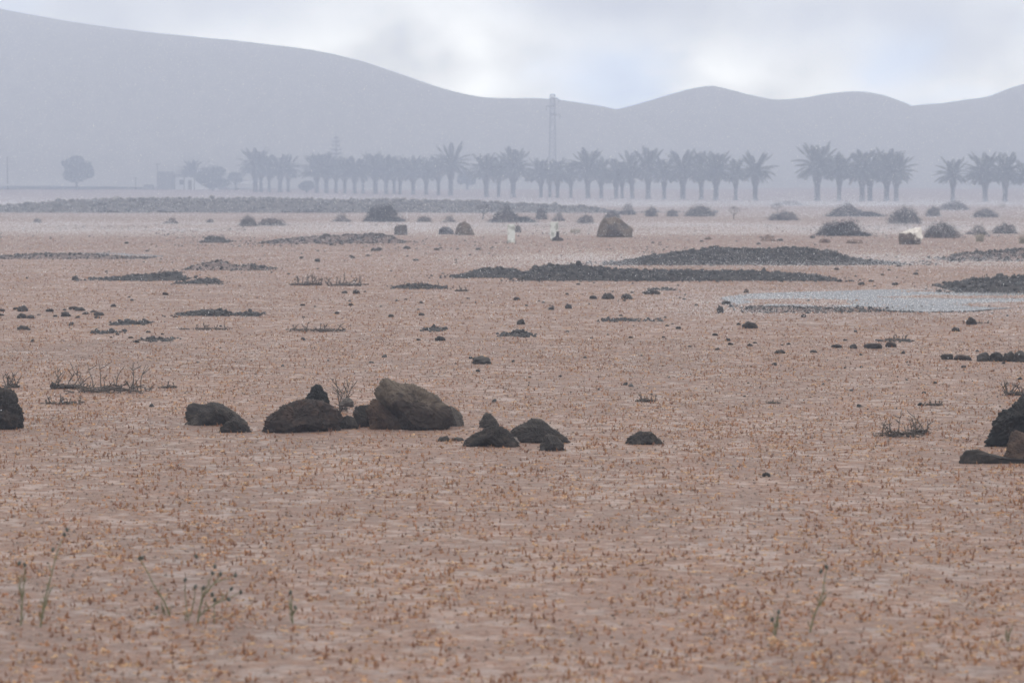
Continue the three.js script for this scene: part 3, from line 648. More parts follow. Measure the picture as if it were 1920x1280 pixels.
    [-0.807, -10.375, [[[0.001, 0.003], [-0.002, 0.053], [-0.005, 0.108]], [[0.001, 0.028], [0.011, 0.053]]], [[-0.007, 0.115], [0.011, 0.059]], "short faint weed right of the seeding weed"],
    [0.94, -10.077, [[[0.0, -0.004], [0.0, 0.032], [0.008, 0.068], [0.012, 0.083]], [[0.003, 0.016], [-0.005, 0.042], [-0.01, 0.057]]], [[0.012, 0.085], [-0.011, 0.059]], "small green weed with one dark head in the right foreground"],
    [1.07, -10.138, [[[-0.001, -0.001], [0.011, 0.048], [0.027, 0.09], [0.045, 0.137], [0.05, 0.179], [0.058, 0.231]], [[0.032, 0.1], [0.055, 0.132]]], [[0.058, 0.237], [0.039, 0.22]], "taller green weed stem leaning right in the right foreground"],
    [1.753, -9.958, [[[-0.002, -0.001], [0.001, 0.024], [0.005, 0.042]]], [], "stubby green shoot near the lower right corner"]
  ],
  posts: [
    [-0.023, -81.418, 0.198, 0.519, "white post with clean edges, left of the two"],
    [1.287, -86.358, 0.211, 0.534, "weathered white post with a broken dark foot, right of the two"]
  ],
};
hill(T.hillLeft, 425, 480, 492, 1.3, 'long grey hill sloping down from the left behind the house');
hill(T.hillMiddle, 436, 490, 502, 5.9, 'low pointed grey hill behind the middle palms');
hill(T.hillRight, 430, 484, 496, 9.4, 'grey hill rising at the right edge behind the palms');

// ---------------------------------------------------------------- geometry helpers
const V = (x, y, z) => new THREE.Vector3(x, y, z);
// tapered n-sided bar through points, radius given per point
function rod(points, radii, sides = 4, out = { p: [], i: [] }) {
  const base = out.p.length / 3, t = V(0, 0, 0), a = V(0, 0, 0), b = V(0, 0, 0);
  points.forEach((q, k) => {
    const q0 = points[Math.max(0, k - 1)], q1 = points[Math.min(points.length - 1, k + 1)];
    t.subVectors(q1, q0).normalize(); a.set(Math.abs(t.y) > 0.9 ? 1 : 0, Math.abs(t.y) > 0.9 ? 0 : 1, 0).cross(t).normalize(); b.crossVectors(t, a);
    const r = Array.isArray(radii) ? radii[k] : radii;
    for (let s = 0; s < sides; s++) { const g = (s / sides) * 2 * Math.PI, c = Math.cos(g) * r, d = Math.sin(g) * r; out.p.push(q.x + a.x * c + b.x * d, q.y + a.y * c + b.y * d, q.z + a.z * c + b.z * d); }
  });
  for (let k = 0; k < points.length - 1; k++) for (let s = 0; s < sides; s++) {
    const u = base + k * sides + s, w = base + k * sides + ((s + 1) % sides);
    out.i.push(u, w, u + sides, w, w + sides, u + sides);
  }
  const last = base + (points.length - 1) * sides;
  for (let s = 1; s < sides - 1; s++) { out.i.push(last, last + s, last + s + 1); out.i.push(base, base + s + 1, base + s); }
  return out;
}
function solid(o) {
  const g = new THREE.BufferGeometry();
  g.setAttribute('position', new THREE.Float32BufferAttribute(o.p, 3));
  if (o.c) g.setAttribute('color', new THREE.Float32BufferAttribute(o.c, 3));
  g.setIndex(o.i); g.computeVertexNormals();
  return g;
}
const tint = (c, k) => new THREE.Color().setRGB(c[0] * k, c[1] * k, c[2] * k);
// unit sphere of shared vertices
const spheres = {};
function sphere(n) {
  if (spheres[n]) return spheres[n];
  const g = new THREE.IcosahedronGeometry(1, n), p = g.attributes.position, key = new Map(), pts = [], idx = [];
  for (let i = 0; i < p.count; i++) {
    const k = [p.getX(i), p.getY(i), p.getZ(i)].map((v) => Math.round(v * 1e4)).join();
    if (!key.has(k)) { key.set(k, pts.length); pts.push(V(p.getX(i), p.getY(i), p.getZ(i)).normalize()); }
    idx.push(key.get(k));
  }
  return (spheres[n] = { pts, idx });
}

// ---------------------------------------------------------------- rocks
const rockMat = new THREE.MeshPhysicalMaterial({ vertexColors: true, roughness: 0.75, specularIntensity: 0.3 });
const ROCK = [
  [[0.025, 0.023, 0.023], [0.045, 0.039, 0.037]], [[0.036, 0.034, 0.035], [0.062, 0.058, 0.056]], [[0.030, 0.024, 0.023], [0.050, 0.036, 0.032]], [[0.012, 0.013, 0.014], [0.025, 0.025, 0.026]],
  [[0.077, 0.056, 0.046], [0.043, 0.031, 0.027]], [[0.093, 0.088, 0.087], [0.056, 0.053, 0.053]], [[0.336, 0.320, 0.320], [0.200, 0.184, 0.184]], [[0.104, 0.112, 0.136], [0.043, 0.043, 0.056]],
  [[0.115, 0.092, 0.072], [0.056, 0.046, 0.040]], [[0.68, 0.70, 0.70], [0.093, 0.071, 0.056]], [[0.208, 0.152, 0.124], [0.128, 0.096, 0.080]], [[0.095, 0.082, 0.072], [0.032, 0.025, 0.023]],
];
function outlineRadius(poly, cx, cy) {
  const n = 256, R = new Float32Array(n);
  for (let k = 0; k < n; k++) {
    const a = (k / n) * 2 * Math.PI, dx = Math.cos(a), dy = Math.sin(a);
    let best = 0;
    for (let i = 0; i < poly.length; i++) {
      const [x1, y1] = poly[i], [x2, y2] = poly[(i + 1) % poly.length], ex = x2 - x1, ey = y2 - y1, det = dx * ey - dy * ex;
      if (Math.abs(det) < 1e-9) continue;
      const t = ((x1 - cx) * ey - (y1 - cy) * ex) / det, u = ((x1 - cx) * dy - (y1 - cy) * dx) / det;
      if (t > 0 && u >= 0 && u <= 1) best = Math.max(best, t);
    }
    R[k] = best;
  }
  return (a) => { const f = ((a / (2 * Math.PI)) % 1 + 1) % 1 * n, i = Math.floor(f); return lerp(R[i % n], R[(i + 1) % n], f - i); };
}
function tracedRock(poly, depth, palette, detail, seed, stain, rug = 1) {
  const xs_ = poly.map((p) => p[0]), ys_ = poly.map((p) => p[1]), w = Math.max(...xs_) - Math.min(...xs_), h = Math.max(...ys_) - Math.min(...ys_), r = rng(seed * 977 + 5);
  const cx = (Math.max(...xs_) + Math.min(...xs_)) / 2, cy = Math.min(...ys_) + h * 0.45, R = outlineRadius(poly, cx, cy), D = depth * 0.5 * Math.min(w, 1.7 * h), size = Math.min(w, h), rugged = rug * (palette === 3 ? 1.5 : palette === 5 || palette === 11 ? 0.6 : 1);
  const cuts = []; for (let k = 0; k < 9; k++) { const a = r() * 2 * Math.PI, e = 0.3 + 0.9 * r(); cuts.push([V(Math.cos(a) * Math.cos(e), Math.sin(a) * Math.cos(e) * 0.7 + 0.15, Math.sin(e) * (k % 2 ? 1 : -0.8)).normalize(), (rug < 1 ? 0.6 : 0.7) + 0.2 * r()]); }
  const { pts, idx } = sphere(detail), p = [], c = [], q = V(0, 0, 0), A = ROCK[palette][0], B = ROCK[palette][1], f = 1 / size;
  for (const d of pts) {
    const a = Math.atan2(d.y, d.x), s = Math.hypot(d.x, d.y), rr = R(a), sq = Math.pow(s, 0.8);
    q.set(d.x, d.y, d.z);
    let flat = 1;
    for (const [n, o] of cuts) { const t = n.dot(q); if (t > o) flat = Math.min(flat, o / t); }
    flat = lerp(1, flat, Math.min(1, Math.abs(d.z) * (rug < 1 ? 4 : 1.6)));
    const x0 = Math.cos(a) * rr * sq * flat, y0 = Math.sin(a) * rr * sq * flat, z0 = Math.sign(d.z) * Math.pow(Math.abs(d.z), 0.8) * D * flat;
    const k = f * 1.0, coarse = fbm(x0 * 2.6 * k + seed, y0 * 2.6 * k, z0 * 2.6 * k, 3), mid = fbm(x0 * 8 * k, y0 * 8 * k + seed, z0 * 8 * k, 3), pit = Math.abs(N(x0 * 17 * k + 3, y0 * 17 * k, z0 * 17 * k + seed));
    const tv = N(x0 * 2.4 * k + 11, y0 * 3.0 * k + seed * 2, z0 * 2.4 * k) * 3.2, tf = Math.floor(tv), step = (tf + smooth(tv - tf, 0.35, 0.65)) / 3.2;   // broken ledges
    const push = 1 + 0.22 * rug * step + 0.07 * rug * coarse + rugged * (0.15 * mid - 0.05 * (1 - Math.min(1, pit * 4)) ) + (rug < 0.5 ? 0.02 : 0.07) * N(x0 * 26 * k, y0 * 26 * k, z0 * 26 * k + 5) + (rug < 0.5 ? 0.01 : 0.05) * N(x0 * 48 * k, y0 * 48 * k + 3, z0 * 48 * k);
    p.push(cx + x0 * push, cy + y0 * push, z0 * push);
    const grain = N(x0 * 46 * k, y0 * 46 * k + 7, z0 * 46 * k), g2 = N(x0 * 90 * k, y0 * 90 * k, z0 * 90 * k + seed), patch = stain ? smooth(stain(x0 / w, (y0 + cy) / h, z0 / D) + 0.7 * coarse + 0.5 * mid, -0.12, 0.12) : smooth(coarse + 0.4 * mid, 0.0, 0.22);
    const m = 1 + 0.6 * grain + 0.5 * g2 + 0.3 * mid;
    for (let t = 0; t < 3; t++) c.push(clamp(lerp(A[t], B[t], patch) * m * [0.85, 0.76, 0.70][t], 0.006, 0.8));
  }
  return solid({ p, i: idx, c });
}
T.rocks.forEach(([x, z, poly, depth, palette, rough, label], i) => {
  const far = z < -60, stain = palette === 11 ? (u, v) => (0.52 - v) * 1.2 : palette === 9 ? (u, v, t) => 0.42 - v * 0.9 - u * 0.55 : null;
  const o = put(new THREE.Mesh(tracedRock(poly, depth, palette, far ? 20 : 34, i + 3, stain, rough > 0.1 ? rough : far ? 0.45 : 0.9), rockMat), 'rock', label, 'rock', far ? 'rocks beside the pale track' : 'rocks of the near boulder line');
  o.position.set(x, groundH(x, z), z);
});

// loose stones: eight shapes, turned and sized
const stoneShapes = [];
for (let k = 0; k < 8; k++) {
  const r = rng(400 + k), poly = [];
  const n = 9; for (let i = 0; i < n; i++) { const a = Math.PI * (1 - i / (n - 1)); poly.push([Math.cos(a) * 0.5 * (0.9 + 0.2 * r()), Math.max(-0.15, Math.pow(Math.sin(a), 0.7) * (0.82 + 0.3 * r()) - 0.05)]); }
  poly.push([0.42, -0.22], [-0.42, -0.22]);
  stoneShapes.push(tracedRock(poly, 0.95, [1, 0, 1, 0, 2, 1, 0, 1][k], 7, 40 + k));
}
const paleStone = tracedRock([[-0.5, -0.2], [-0.45, 0.4], [-0.2, 0.9], [0.15, 1], [0.42, 0.6], [0.5, -0.2]], 0.9, 5, 7, 77), redStone = tracedRock([[-0.5, -0.2], [-0.4, 0.5], [0, 1], [0.4, 0.6], [0.5, -0.2]], 0.9, 4, 7, 78);
T.stones.forEach(([x, z, w, h, label, group], i) => {
  const r = rng(900 + i), g = label.startsWith('light grey') ? paleStone : label.startsWith('reddish') ? redStone : stoneShapes[i % 8];
  const o = put(new THREE.Mesh(g, rockMat), 'stone', label, 'stone', group ?? 'single stones on the plain');
  o.position.set(x, groundH(x, z) + (label.startsWith('light grey') ? h * 1.1 : -0.05 * h), z - w * 0.2);
  o.scale.set(w, h, w * (0.7 + 0.4 * r())); o.rotation.y = (r() - 0.5) * 0.7;
});

// ---------------------------------------------------------------- gravel mounds
const gritMat = new THREE.MeshPhysicalMaterial({ vertexColors: true, roughness: 0.95, specularIntensity: 0.15 });
const chipGeo = [0, 1, 2].map((k) => { const { pts, idx } = sphere(1), p = []; for (const d of pts) { const s = 0.5 * (1 + 0.55 * N(d.x * 1.3 + k * 9, d.y * 1.3, d.z * 1.3 + k)); p.push(d.x * s, d.y * s * 0.8, d.z * s); } return solid({ p, i: [...idx] }).toNonIndexed(); });
chipGeo.forEach((g) => g.computeVertexNormals());
const chipMat = mat(1, 1, 1, 0.8, { specularIntensity: 0.25 });
const chipTone = (r, b = 1) => { const k = (0.030 + 0.055 * r() ** 2) * b, w = r(); return new THREE.Color().setRGB(k * (1 + 0.12 * w), k * (1 + 0.02 * w), k * (1.06 - 0.06 * w)); };
function chips(list, r, shape = 0, bright = 1) {
  const m = new THREE.InstancedMesh(chipGeo[shape], chipMat, list.length), o = new THREE.Object3D();
  list.forEach(([x, y, z, s], i) => { o.position.set(x, y, z); o.rotation.set(r() * 6, r() * 6, r() * 6); o.scale.set(s * (0.8 + 0.5 * r()), s * (0.7 + 0.5 * r()), s * (0.8 + 0.5 * r())); o.updateMatrix(); m.setMatrixAt(i, o.matrix); m.setColorAt(i, chipTone(r, bright)); });
  m.name = 'gravel'; m.userData.kind = 'stuff';
  return m;
}
function gravelMound(pts, cx, cz, depth, size, dens, seed, pale, bright = 1) {
  const g = new THREE.Group(), r = rng(seed), x0 = pts[0][0], x1 = pts[pts.length - 1][0], w = x1 - x0, nx = clamp(Math.round(w / (size * 1.4)), 24, 150), nz = clamp(Math.round(depth / (size * 1.4)), 12, 34);
  const top = (x, t) => {
    const edge = smooth((x - x0) / w, 0, 0.08) * smooth((x1 - x) / w, 0, 0.08), wob = 0.16 * N(x * 0.9 + seed, 3.3, 1);
    const prof = Math.pow(Math.max(0, 1 - Math.abs(t * 2 - 1 + wob) ** 1.7), 0.8);
    return (crestAt(pts, x) * edge * prof) * (1 + 0.10 * N(x * 2.1, t * 6, seed)) - 0.03 + 0.35 * size * N((x + cx) / size * 0.45, t * depth / size * 0.45, seed);
  };
  const p = [], c = [], idx = [];
  for (let j = 0; j <= nz; j++) for (let i = 0; i <= nx; i++) {
    const t = j / nz, x = lerp(x0, x1, i / nx);
    p.push(x, top(x, t) + groundH(cx + x, cz + (0.5 - t) * depth) - groundH(cx, cz), (0.5 - t) * depth);
    const k = (0.034 + 0.022 * N(x * 3, t * depth * 3, seed) + 0.02 * N(x * 11, t * depth * 11, seed)) * (pale ? 2.6 : bright); c.push(k * (pale ? 1.35 : 1.1), k, k * (pale ? 0.92 : 1.0));
  }
  for (let j = 0; j < nz; j++) for (let i = 0; i < nx; i++) { const a = j * (nx + 1) + i; idx.push(a, a + 1, a + nx + 1, a + 1, a + nx + 2, a + nx + 1); }
  part('mound_body', solid({ p, i: idx, c }), gritMat, g);
  const list = [], n = Math.min(9000, Math.round((w * depth * dens * 1.0) / (size * size)));
  for (let k = 0; k < n; k++) {
    const spread = k % 6 === 0 ? 0.12 : 0, x = lerp(x0 - w * spread, x1 + w * spread, r()), t = k % 6 === 0 ? r() * 1.5 - 0.25 : r(), inside = x > x0 && x < x1 && t > 0 && t < 1, s = size * (0.3 + 1.1 * r() ** 2.5) * (r() < 0.03 ? 1.7 : 1);
    list.push([x, (inside ? Math.max(top(x, t), -0.005) : 0) + groundH(cx + x, cz + (0.5 - t) * depth) - groundH(cx, cz) + s * 0.1, (0.5 - t) * depth, s * (inside ? 1 : 0.7)]);
  }
  g.add(chips(list, r, seed % 3, bright));
  g.position.set(cx, groundH(cx, cz), cz);
  return g;
}
T.mounds.forEach(([x, z, pts, depth, size, dens, label], i) => put(gravelMound(pts, x, z, depth, size, dens, 60 + i, dens < 0.6), 'gravel_mound', label, 'mound', 'dark gravel mounds on the plain'));
put(gravelMound(T.berm, 0, -178, 5, 0.16, 0.9, 91, false, 2.5), 'gravel_berm', 'long dark gravel berm running across behind the shrubs', 'berm');

// ---------------------------------------------------------------- puddles
const waterBump = tex(512, (u, v) => { const h = 0.5 * n24(u, v) + 0.5 * n70(u, v); return [h, h, h]; });
const waterMat = mat(0.06, 0.054, 0.054, 0.22, { bumpMap: waterBump, bumpScale: 0.012, ior: 1.33, specularIntensity: 0.3 });
function puddle(outline, y, label) {
  const mx = outline.reduce((a, p) => a + p[0], 0) / outline.length, mz = outline.reduce((a, p) => a + p[1], 0) / outline.length;   // the water sheet runs on under the banks
  const s = new THREE.Shape(new THREE.SplineCurve([...outline, outline[0]].map(([x, z]) => [mx + (x - mx) * 1.12, mz + (z - mz) * 1.12]).map(([x, z]) => new THREE.Vector2(x, -z))).getPoints(90)), g = new THREE.ShapeGeometry(s), uv = g.attributes.uv;
  g.rotateX(-Math.PI / 2);
  for (let i = 0; i < uv.count; i++) uv.setXY(i, uv.getX(i) / 1.6, uv.getY(i) / 1.6);
  const o = put(new THREE.Mesh(g, waterMat), 'puddle', label, null, null, 'structure'); o.position.y = y;
}
puddle(T.puddle, -0.022, 'shallow rain puddle behind the scattered stones at the right');
puddle(T.puddleFar, -0.026, 'thin rain puddle at the left edge of the far sand');

// ---------------------------------------------------------------- white posts
const postMat = new THREE.MeshPhysicalMaterial({ vertexColors: true, roughness: 0.8 });
const postDark = mat(0.05, 0.042, 0.04, 0.9);
T.posts.forEach(([x, z, w, h, label], k) => {
  const g = new THREE.Group(), b = new THREE.BoxGeometry(w, h + 0.06, w, 4, 16, 4), p = b.attributes.position, c = [];
  for (let i = 0; i < p.count; i++) {
    const chip = 0.02 * N(p.getX(i) * 20, p.getY(i) * 14 + k * 5, p.getZ(i) * 20);
    p.setXYZ(i, p.getX(i) * (1 + chip * 2), p.getY(i) + (h + 0.06) / 2 - 0.06 + chip, p.getZ(i) * (1 + chip * 2));
    const d = 0.12 + smooth(N(p.getX(i) * 8 + 4, p.getY(i) * 6, p.getZ(i) * 8 + k * 3), 0.05, 0.3) * 0.35; c.push(0.74 - d, 0.75 - d, 0.72 - d);
  }
  b.setAttribute('color', new THREE.Float32BufferAttribute(c, 3)); b.computeVertexNormals();
  part('shaft', b, postMat, g);
  const base = tracedRock([[-0.7 * w, -0.05], [-0.62 * w, 0.03], [0, 0.05], [0.6 * w, 0.03], [0.7 * w, -0.05]], 1, 1, 8, 60 + k);
  part('footing', base, rockMat, g);
  put(g, 'marker_post', label, 'post', 'white marker posts').position.set(x, groundH(x, z), z);
  g.rotation.set(0.01, 0.08 + 0.1 * k, k ? 0.02 : -0.01);
});

// ---------------------------------------------------------------- shrubs
const shrubMat = mat(1, 1, 1, 0.9, { vertexColors: true, side: THREE.DoubleSide }), stemMat = mat(0.035, 0.03, 0.028, 0.9);
function bush(kind, seed, count) {
  const r = rng(seed), p = [], idx = [], c = [], stems = { p: [], i: [] };
  const domes = []; const nd = [3, 4, 6][kind];
  for (let k = 0; k < nd; k++) domes.push(k === 0 ? [kind === 2 ? 0.08 : 0, 0, [0.46, 0.30, 0.26][kind], 1] : [(r() - 0.5) * [0.4, 0.7, 0.72][kind], (r() - 0.5) * 0.35, [0.26, 0.16, 0.2][kind] * (0.7 + 0.6 * r()), [0.7, 0.45, 0.42][kind] * (0.6 + 0.6 * r())]);
  const topAt = (x, z) => {                                            // union of lumpy domes: width 1, height 1, depth 0.9
    let h = 0; const lump = 0.34 * N(x * 6 + seed, z * 6, 2) + 0.3 * N(x * 14, z * 14 + seed, 5);
    for (const [dx, dz, rad, t] of domes) { const q = Math.hypot(x - dx, (z - dz) * 1.1) / (rad * (1 + 0.8 * lump)); if (q < 1) h = Math.max(h, t * Math.pow(1 - q * q, 0.6) * (0.95 + lump)); }
    return h;
  };
  for (let k = 0; k < count; k++) {
    let x, z, h; do { x = r() - 0.5; z = (r() - 0.5) * 0.9; h = topAt(x, z); } while (h < 0.06);
    const f = 1 + 0.34 * r() ** 5, y = Math.max(0.01, h * (1 - 0.9 * r() ** 2) * f + 0.12 * (r() - 0.35) * (r() < 0.35 ? 1.6 : 0.4)), s = 0.009 + 0.013 * r(); x *= f; z *= f;
    const a = r() * 6.28, e = (r() - 0.3) * 2, n = p.length / 3, dx = Math.cos(a) * Math.cos(e), dy = Math.sin(e) * 1.6, dz = Math.sin(a) * Math.cos(e), bx = -Math.sin(a), bz = Math.cos(a);
    p.push(x - bx * s * 0.4, y, z - bz * s * 0.4, x + bx * s * 0.4, y, z + bz * s * 0.4, x + dx * s * 1.5 + bx * s * 0.2, y + dy * s, z + dz * s * 1.5 + bz * s * 0.2, x + dx * s * 1.3 - bx * s * 0.3, y + dy * s, z + dz * s * 1.3 - bz * s * 0.3);
    idx.push(n, n + 1, n + 2, n, n + 2, n + 3);
    const t = 0.007 + 0.013 * r(), gr = r(); for (let v = 0; v < 4; v++) c.push(t * (1 + 0.1 * gr), t, t * (0.96 - 0.1 * gr));
  }
  for (let k = 0; k < 26; k++) {
    let x, z, h; do { x = r() - 0.5; z = (r() - 0.5) * 0.9; h = topAt(x, z); } while (h < 0.1);
    const out = 0.85 + 0.25 * r();
    rod([V(x * 0.3, -0.03, z * 0.3), V(x * 0.7, h * 0.5, z * 0.7), V(x + (r() - 0.5) * 0.06, h * out, z)], [0.008, 0.005, 0.002], 3, stems);
  }
  let x0 = 9, x1 = -9, y1 = 0;
  for (let k = 0; k < p.length; k += 3) { x0 = Math.min(x0, p[k]); x1 = Math.max(x1, p[k]); y1 = Math.max(y1, p[k + 1]); }
  for (const a of [p, stems.p]) for (let k = 0; k < a.length; k += 3) { a[k] = (a[k] - (x0 + x1) / 2) / (x1 - x0); a[k + 1] /= y1; }
  const g = new THREE.Group();
  part('stems', solid(stems), stemMat, g); part('foliage', solid({ p, i: idx, c }), shrubMat, g);
  return g;
}
const bushes = [[bush(0, 11, 15000), bush(0, 12, 15000)], [bush(1, 21, 9000), bush(1, 22, 9000), bush(1, 23, 8000)], [bush(2, 31, 15000), bush(2, 32, 15000)]];
T.shrubs.forEach(([x, z, w, h, kind, label], i) => {
  const o = put(bushes[kind][i % bushes[kind].length].clone(), 'shrub', label, 'shrub', 'dark shrubs in front of the palms');
  o.position.set(x, groundH(x, z) - 0.02, z - w * 0.3); o.scale.set(w * 1.16, h * 1.2, Math.min(w, h * 2.6)); if (kind === 2 && i % 2) o.scale.x *= -1; else if (kind !== 2) o.rotation.y = i * 1.7 % 0.5;
});

// ---------------------------------------------------------------- dry twig plants, bare trees, tufts
const twigMat = mat(0.075, 0.058, 0.05, 0.9), strawMat = mat(0.25, 0.21, 0.14, 0.9);
function twigs(w, h, dens, dist, seed) {
  const r = rng(seed), o = { p: [], i: [] }, thick = dist * 0.00016 + 0.0008, n = Math.max(1, Math.round(40 * dens));
  for (let k = 0; k < n; k++) {
    const tall = dens < 0.3 ? 1 : r() < 0.26 ? 0.7 + 0.35 * r() : 0.15 + 0.4 * r() ** 1.4, x = (r() - 0.5) * w * 0.85, z = (r() - 0.5) * w * 0.4, pts = [V(x, -0.01, z)];
    let lean = (r() - 0.5) * 1.5 * (tall < 0.5 ? 1.6 : 0.6), q = pts[0];
    const steps = 5; for (let s = 0; s < steps; s++) { lean += (r() - 0.5) * 0.7; q = V(q.x + Math.sin(lean) * h * tall / steps, q.y + Math.max(0.15, Math.cos(lean)) * h * tall / steps, q.z + (r() - 0.5) * h * 0.1); pts.push(q); }
    rod(pts, pts.map((_, s) => thick * (1.35 - 0.18 * s)), 3, o);
    const side = 1 + Math.floor(r() * 4);
    for (let s = 0; s < side; s++) {
      const a = pts[1 + Math.floor(r() * 4)], g = (r() - 0.5) * 2.4, l = h * tall * (0.15 + 0.25 * r());
      rod([a, V(a.x + Math.sin(g) * l * 0.5, a.y + Math.cos(g) * l * 0.4, a.z + (r() - 0.5) * l), V(a.x + Math.sin(g) * l, a.y + Math.cos(g) * l * 0.9, a.z + (r() - 0.5) * l)], [thick, thick * 0.8, thick * 0.5], 3, o);
    }
  }
  const litter = Math.round(70 * dens);
  for (let k = 0; k < litter; k++) {                                   // fallen bits round the foot
    const x = (r() + r() - 1) * w * 0.5, z = (r() - 0.5) * w * 0.5, a = r() * 3.14, l = h * (0.08 + 0.16 * r()), y = 0.004 + r() * h * 0.14;
    rod([V(x - Math.cos(a) * l, y, z - Math.sin(a) * l), V(x, y + l * 0.2 * r(), z), V(x + Math.cos(a) * l, y + l * 0.5 * (r() - 0.3), z + Math.sin(a) * l)], thick * 1.1, 3, o);
  }
  return solid(o);
}
T.twigs.forEach(([x, z, w, h, dens, label], i) => {
  const o = put(new THREE.Mesh(twigs(w, h, dens, -z, 300 + i), twigMat), 'dry_plant', label, 'dry plant', 'dry twig plants on the plain');
  o.position.set(x, groundH(x, z), z);
});
T.bare.forEach(([x, z, h, w, label], i) => {
  const r = rng(520 + i), trunk = { p: [], i: [] }, tips = { p: [], i: [] }, g = new THREE.Group();
  const grow = (q, ang, tiltz, l, rad, depth) => {
    const mid = V(q.x + Math.sin(ang) * l * 0.5, q.y + Math.cos(ang) * l * 0.5, q.z + tiltz * l * 0.5), end = V(q.x + Math.sin(ang) * l + (r() - 0.5) * l * 0.15, q.y + Math.cos(ang) * l, q.z + tiltz * l);
    rod([q, mid, end], [rad, rad * 0.85, rad * 0.75], 5, depth < 1 ? trunk : tips);
    if (depth >= 4) { const k = rad * 1.5; rod([end, V(end.x, end.y + k * 2.2, end.z)], [k, k * 0.5], 4, tips); return; }
    const kids = depth === 0 ? 3 : 2 + (r() < 0.35 ? 1 : 0);
    for (let s = 0; s < kids; s++) grow(end, ang * 0.6 + (s - (kids - 1) / 2) * 0.85 + (r() - 0.5) * 0.5, (r() - 0.5) * 1.2, l * (0.62 + 0.2 * r()), rad * 0.7, depth + 1);
  };
  grow(V(0, -0.03, 0), (i - 1) * -0.12, 0, h * 0.33, Math.max(0.02, h * 0.035), 0);
  part('trunk', solid(trunk), stemMat, g); part('branches', solid(tips), stemMat, g);
  g.scale.x = clamp(w / h, 0.8, 1.3);
  put(g, 'bare_tree', label, 'bare tree', 'bare little trees').position.set(x, groundH(x, z), z);
});
T.tufts.forEach(([x, z, w, h, label], i) => {
  const r = rng(610 + i), o = { p: [], i: [] };
  for (let k = 0; k < 46; k++) { const a = (r() - 0.5) * 1.3, bx = (r() - 0.5) * w * 0.6, bz = (r() - 0.5) * w * 0.5, l = h * (0.55 + 0.5 * r()); rod([V(bx, -0.01, bz), V(bx + Math.sin(a) * l * 0.5, l * 0.6, bz), V(bx + Math.sin(a) * l, l * Math.cos(a), bz + (r() - 0.5) * l * 0.4)], [0.008, 0.006, 0.002], 3, o); }
  put(new THREE.Mesh(solid(o), strawMat), 'grass_tuft', label, 'grass tuft', 'pale grass tufts').position.set(x, groundH(x, z), z);
});

// ---------------------------------------------------------------- palms
const frondMat = mat(0.040, 0.046, 0.030, 0.75, { side: THREE.DoubleSide }), dryFrondMat = mat(0.13, 0.095, 0.06, 0.9, { side: THREE.DoubleSide }), trunkMat = mat(0.06, 0.05, 0.045, 0.95), bulgeMat = mat(0.07, 0.055, 0.043, 0.95);
function frondGeo(len, droop, leafl, seed) {                             // grows along +x, up is y
  const r = rng(seed), o = { p: [], i: [] }, pts = [];
  const n = 9; for (let k = 0; k <= n; k++) { const t = k / n; pts.push(V(len * (t - 0.16 * droop * t * t), len * (-droop * 0.62 * Math.pow(t, 2.1)), 0)); }
  rod(pts, pts.map((_, k) => len * 0.014 * (1.1 - k / n)), 3, o);
  const m = 36;
  for (let k = 2; k <= m; k++) {
    const t = k / m, f = t * n, i = Math.min(n - 1, Math.floor(f)), q = pts[i].clone().lerp(pts[i + 1], f - i), dir = pts[i + 1].clone().sub(pts[i]).normalize();
    const l = leafl * len * Math.pow(Math.sin(Math.PI * clamp(0.12 + 0.8 * t, 0, 1)), 0.7) * (0.85 + 0.3 * r()), wd = len * 0.03;
    for (const s of [-1, 1]) {
      const b = o.p.length / 3, fwd = 0.8 + 0.3 * t, lift = 0.05 - 0.35 * r();
      const tip = V(q.x + dir.x * l * fwd, q.y + dir.y * l * fwd + lift * l - 0.12 * l, s * l * 0.75);
      o.p.push(q.x - dir.x * wd, q.y - dir.y * wd, s * len * 0.008, q.x + dir.x * wd, q.y + dir.y * wd, s * len * 0.008, tip.x, tip.y, tip.z, lerp(q.x, tip.x, 0.5) + dir.x * wd * 0.9, lerp(q.y, tip.y, 0.5) + 0.05 * l, lerp(0, tip.z, 0.5));
      o.i.push(b, b + 3, b + 2, b, b + 1, b + 3);
    }
  }
  return solid(o);
}
const frondShapes = [[0.42, 0.35, 0.19, 1], [0.40, 0.75, 0.21, 2], [0.36, 0.85, 0.23, 3], [0.29, 0.55, 0.24, 4]].map((a) => frondGeo(...a));
function trunkGeo(h, r0, seed, k0, k1) {
  const p = [], idx = [], nr = 26, ns = 14;
  for (let j = 0; j <= nr; j++) for (let s = 0; s < ns; s++) {
    const t = lerp(k0, k1, j / nr), a = (s / ns) * 2 * Math.PI + (j % 2) * Math.PI / ns;
    const bulge = r0 * (0.86 + 0.25 * (1 - smooth(t, 0, 0.12)) + 0.5 * smooth(t, 0.45, 0.68) * (1 - smooth(t, 0.9, 1.1)));
    const rr = bulge * (1 + 0.09 * N(a * 2.5 + seed, j * 0.9, t) + (j % 2 ? 0.05 : -0.03));
    p.push(Math.cos(a) * rr, t * h, Math.sin(a) * rr);
  }
  for (let j = 0; j < nr; j++) for (let s = 0; s < ns; s++) { const a = j * ns + s, b = j * ns + (s + 1) % ns; idx.push(a, a + ns, b, b, a + ns, b + ns); }
  return solid({ p, i: idx });
}
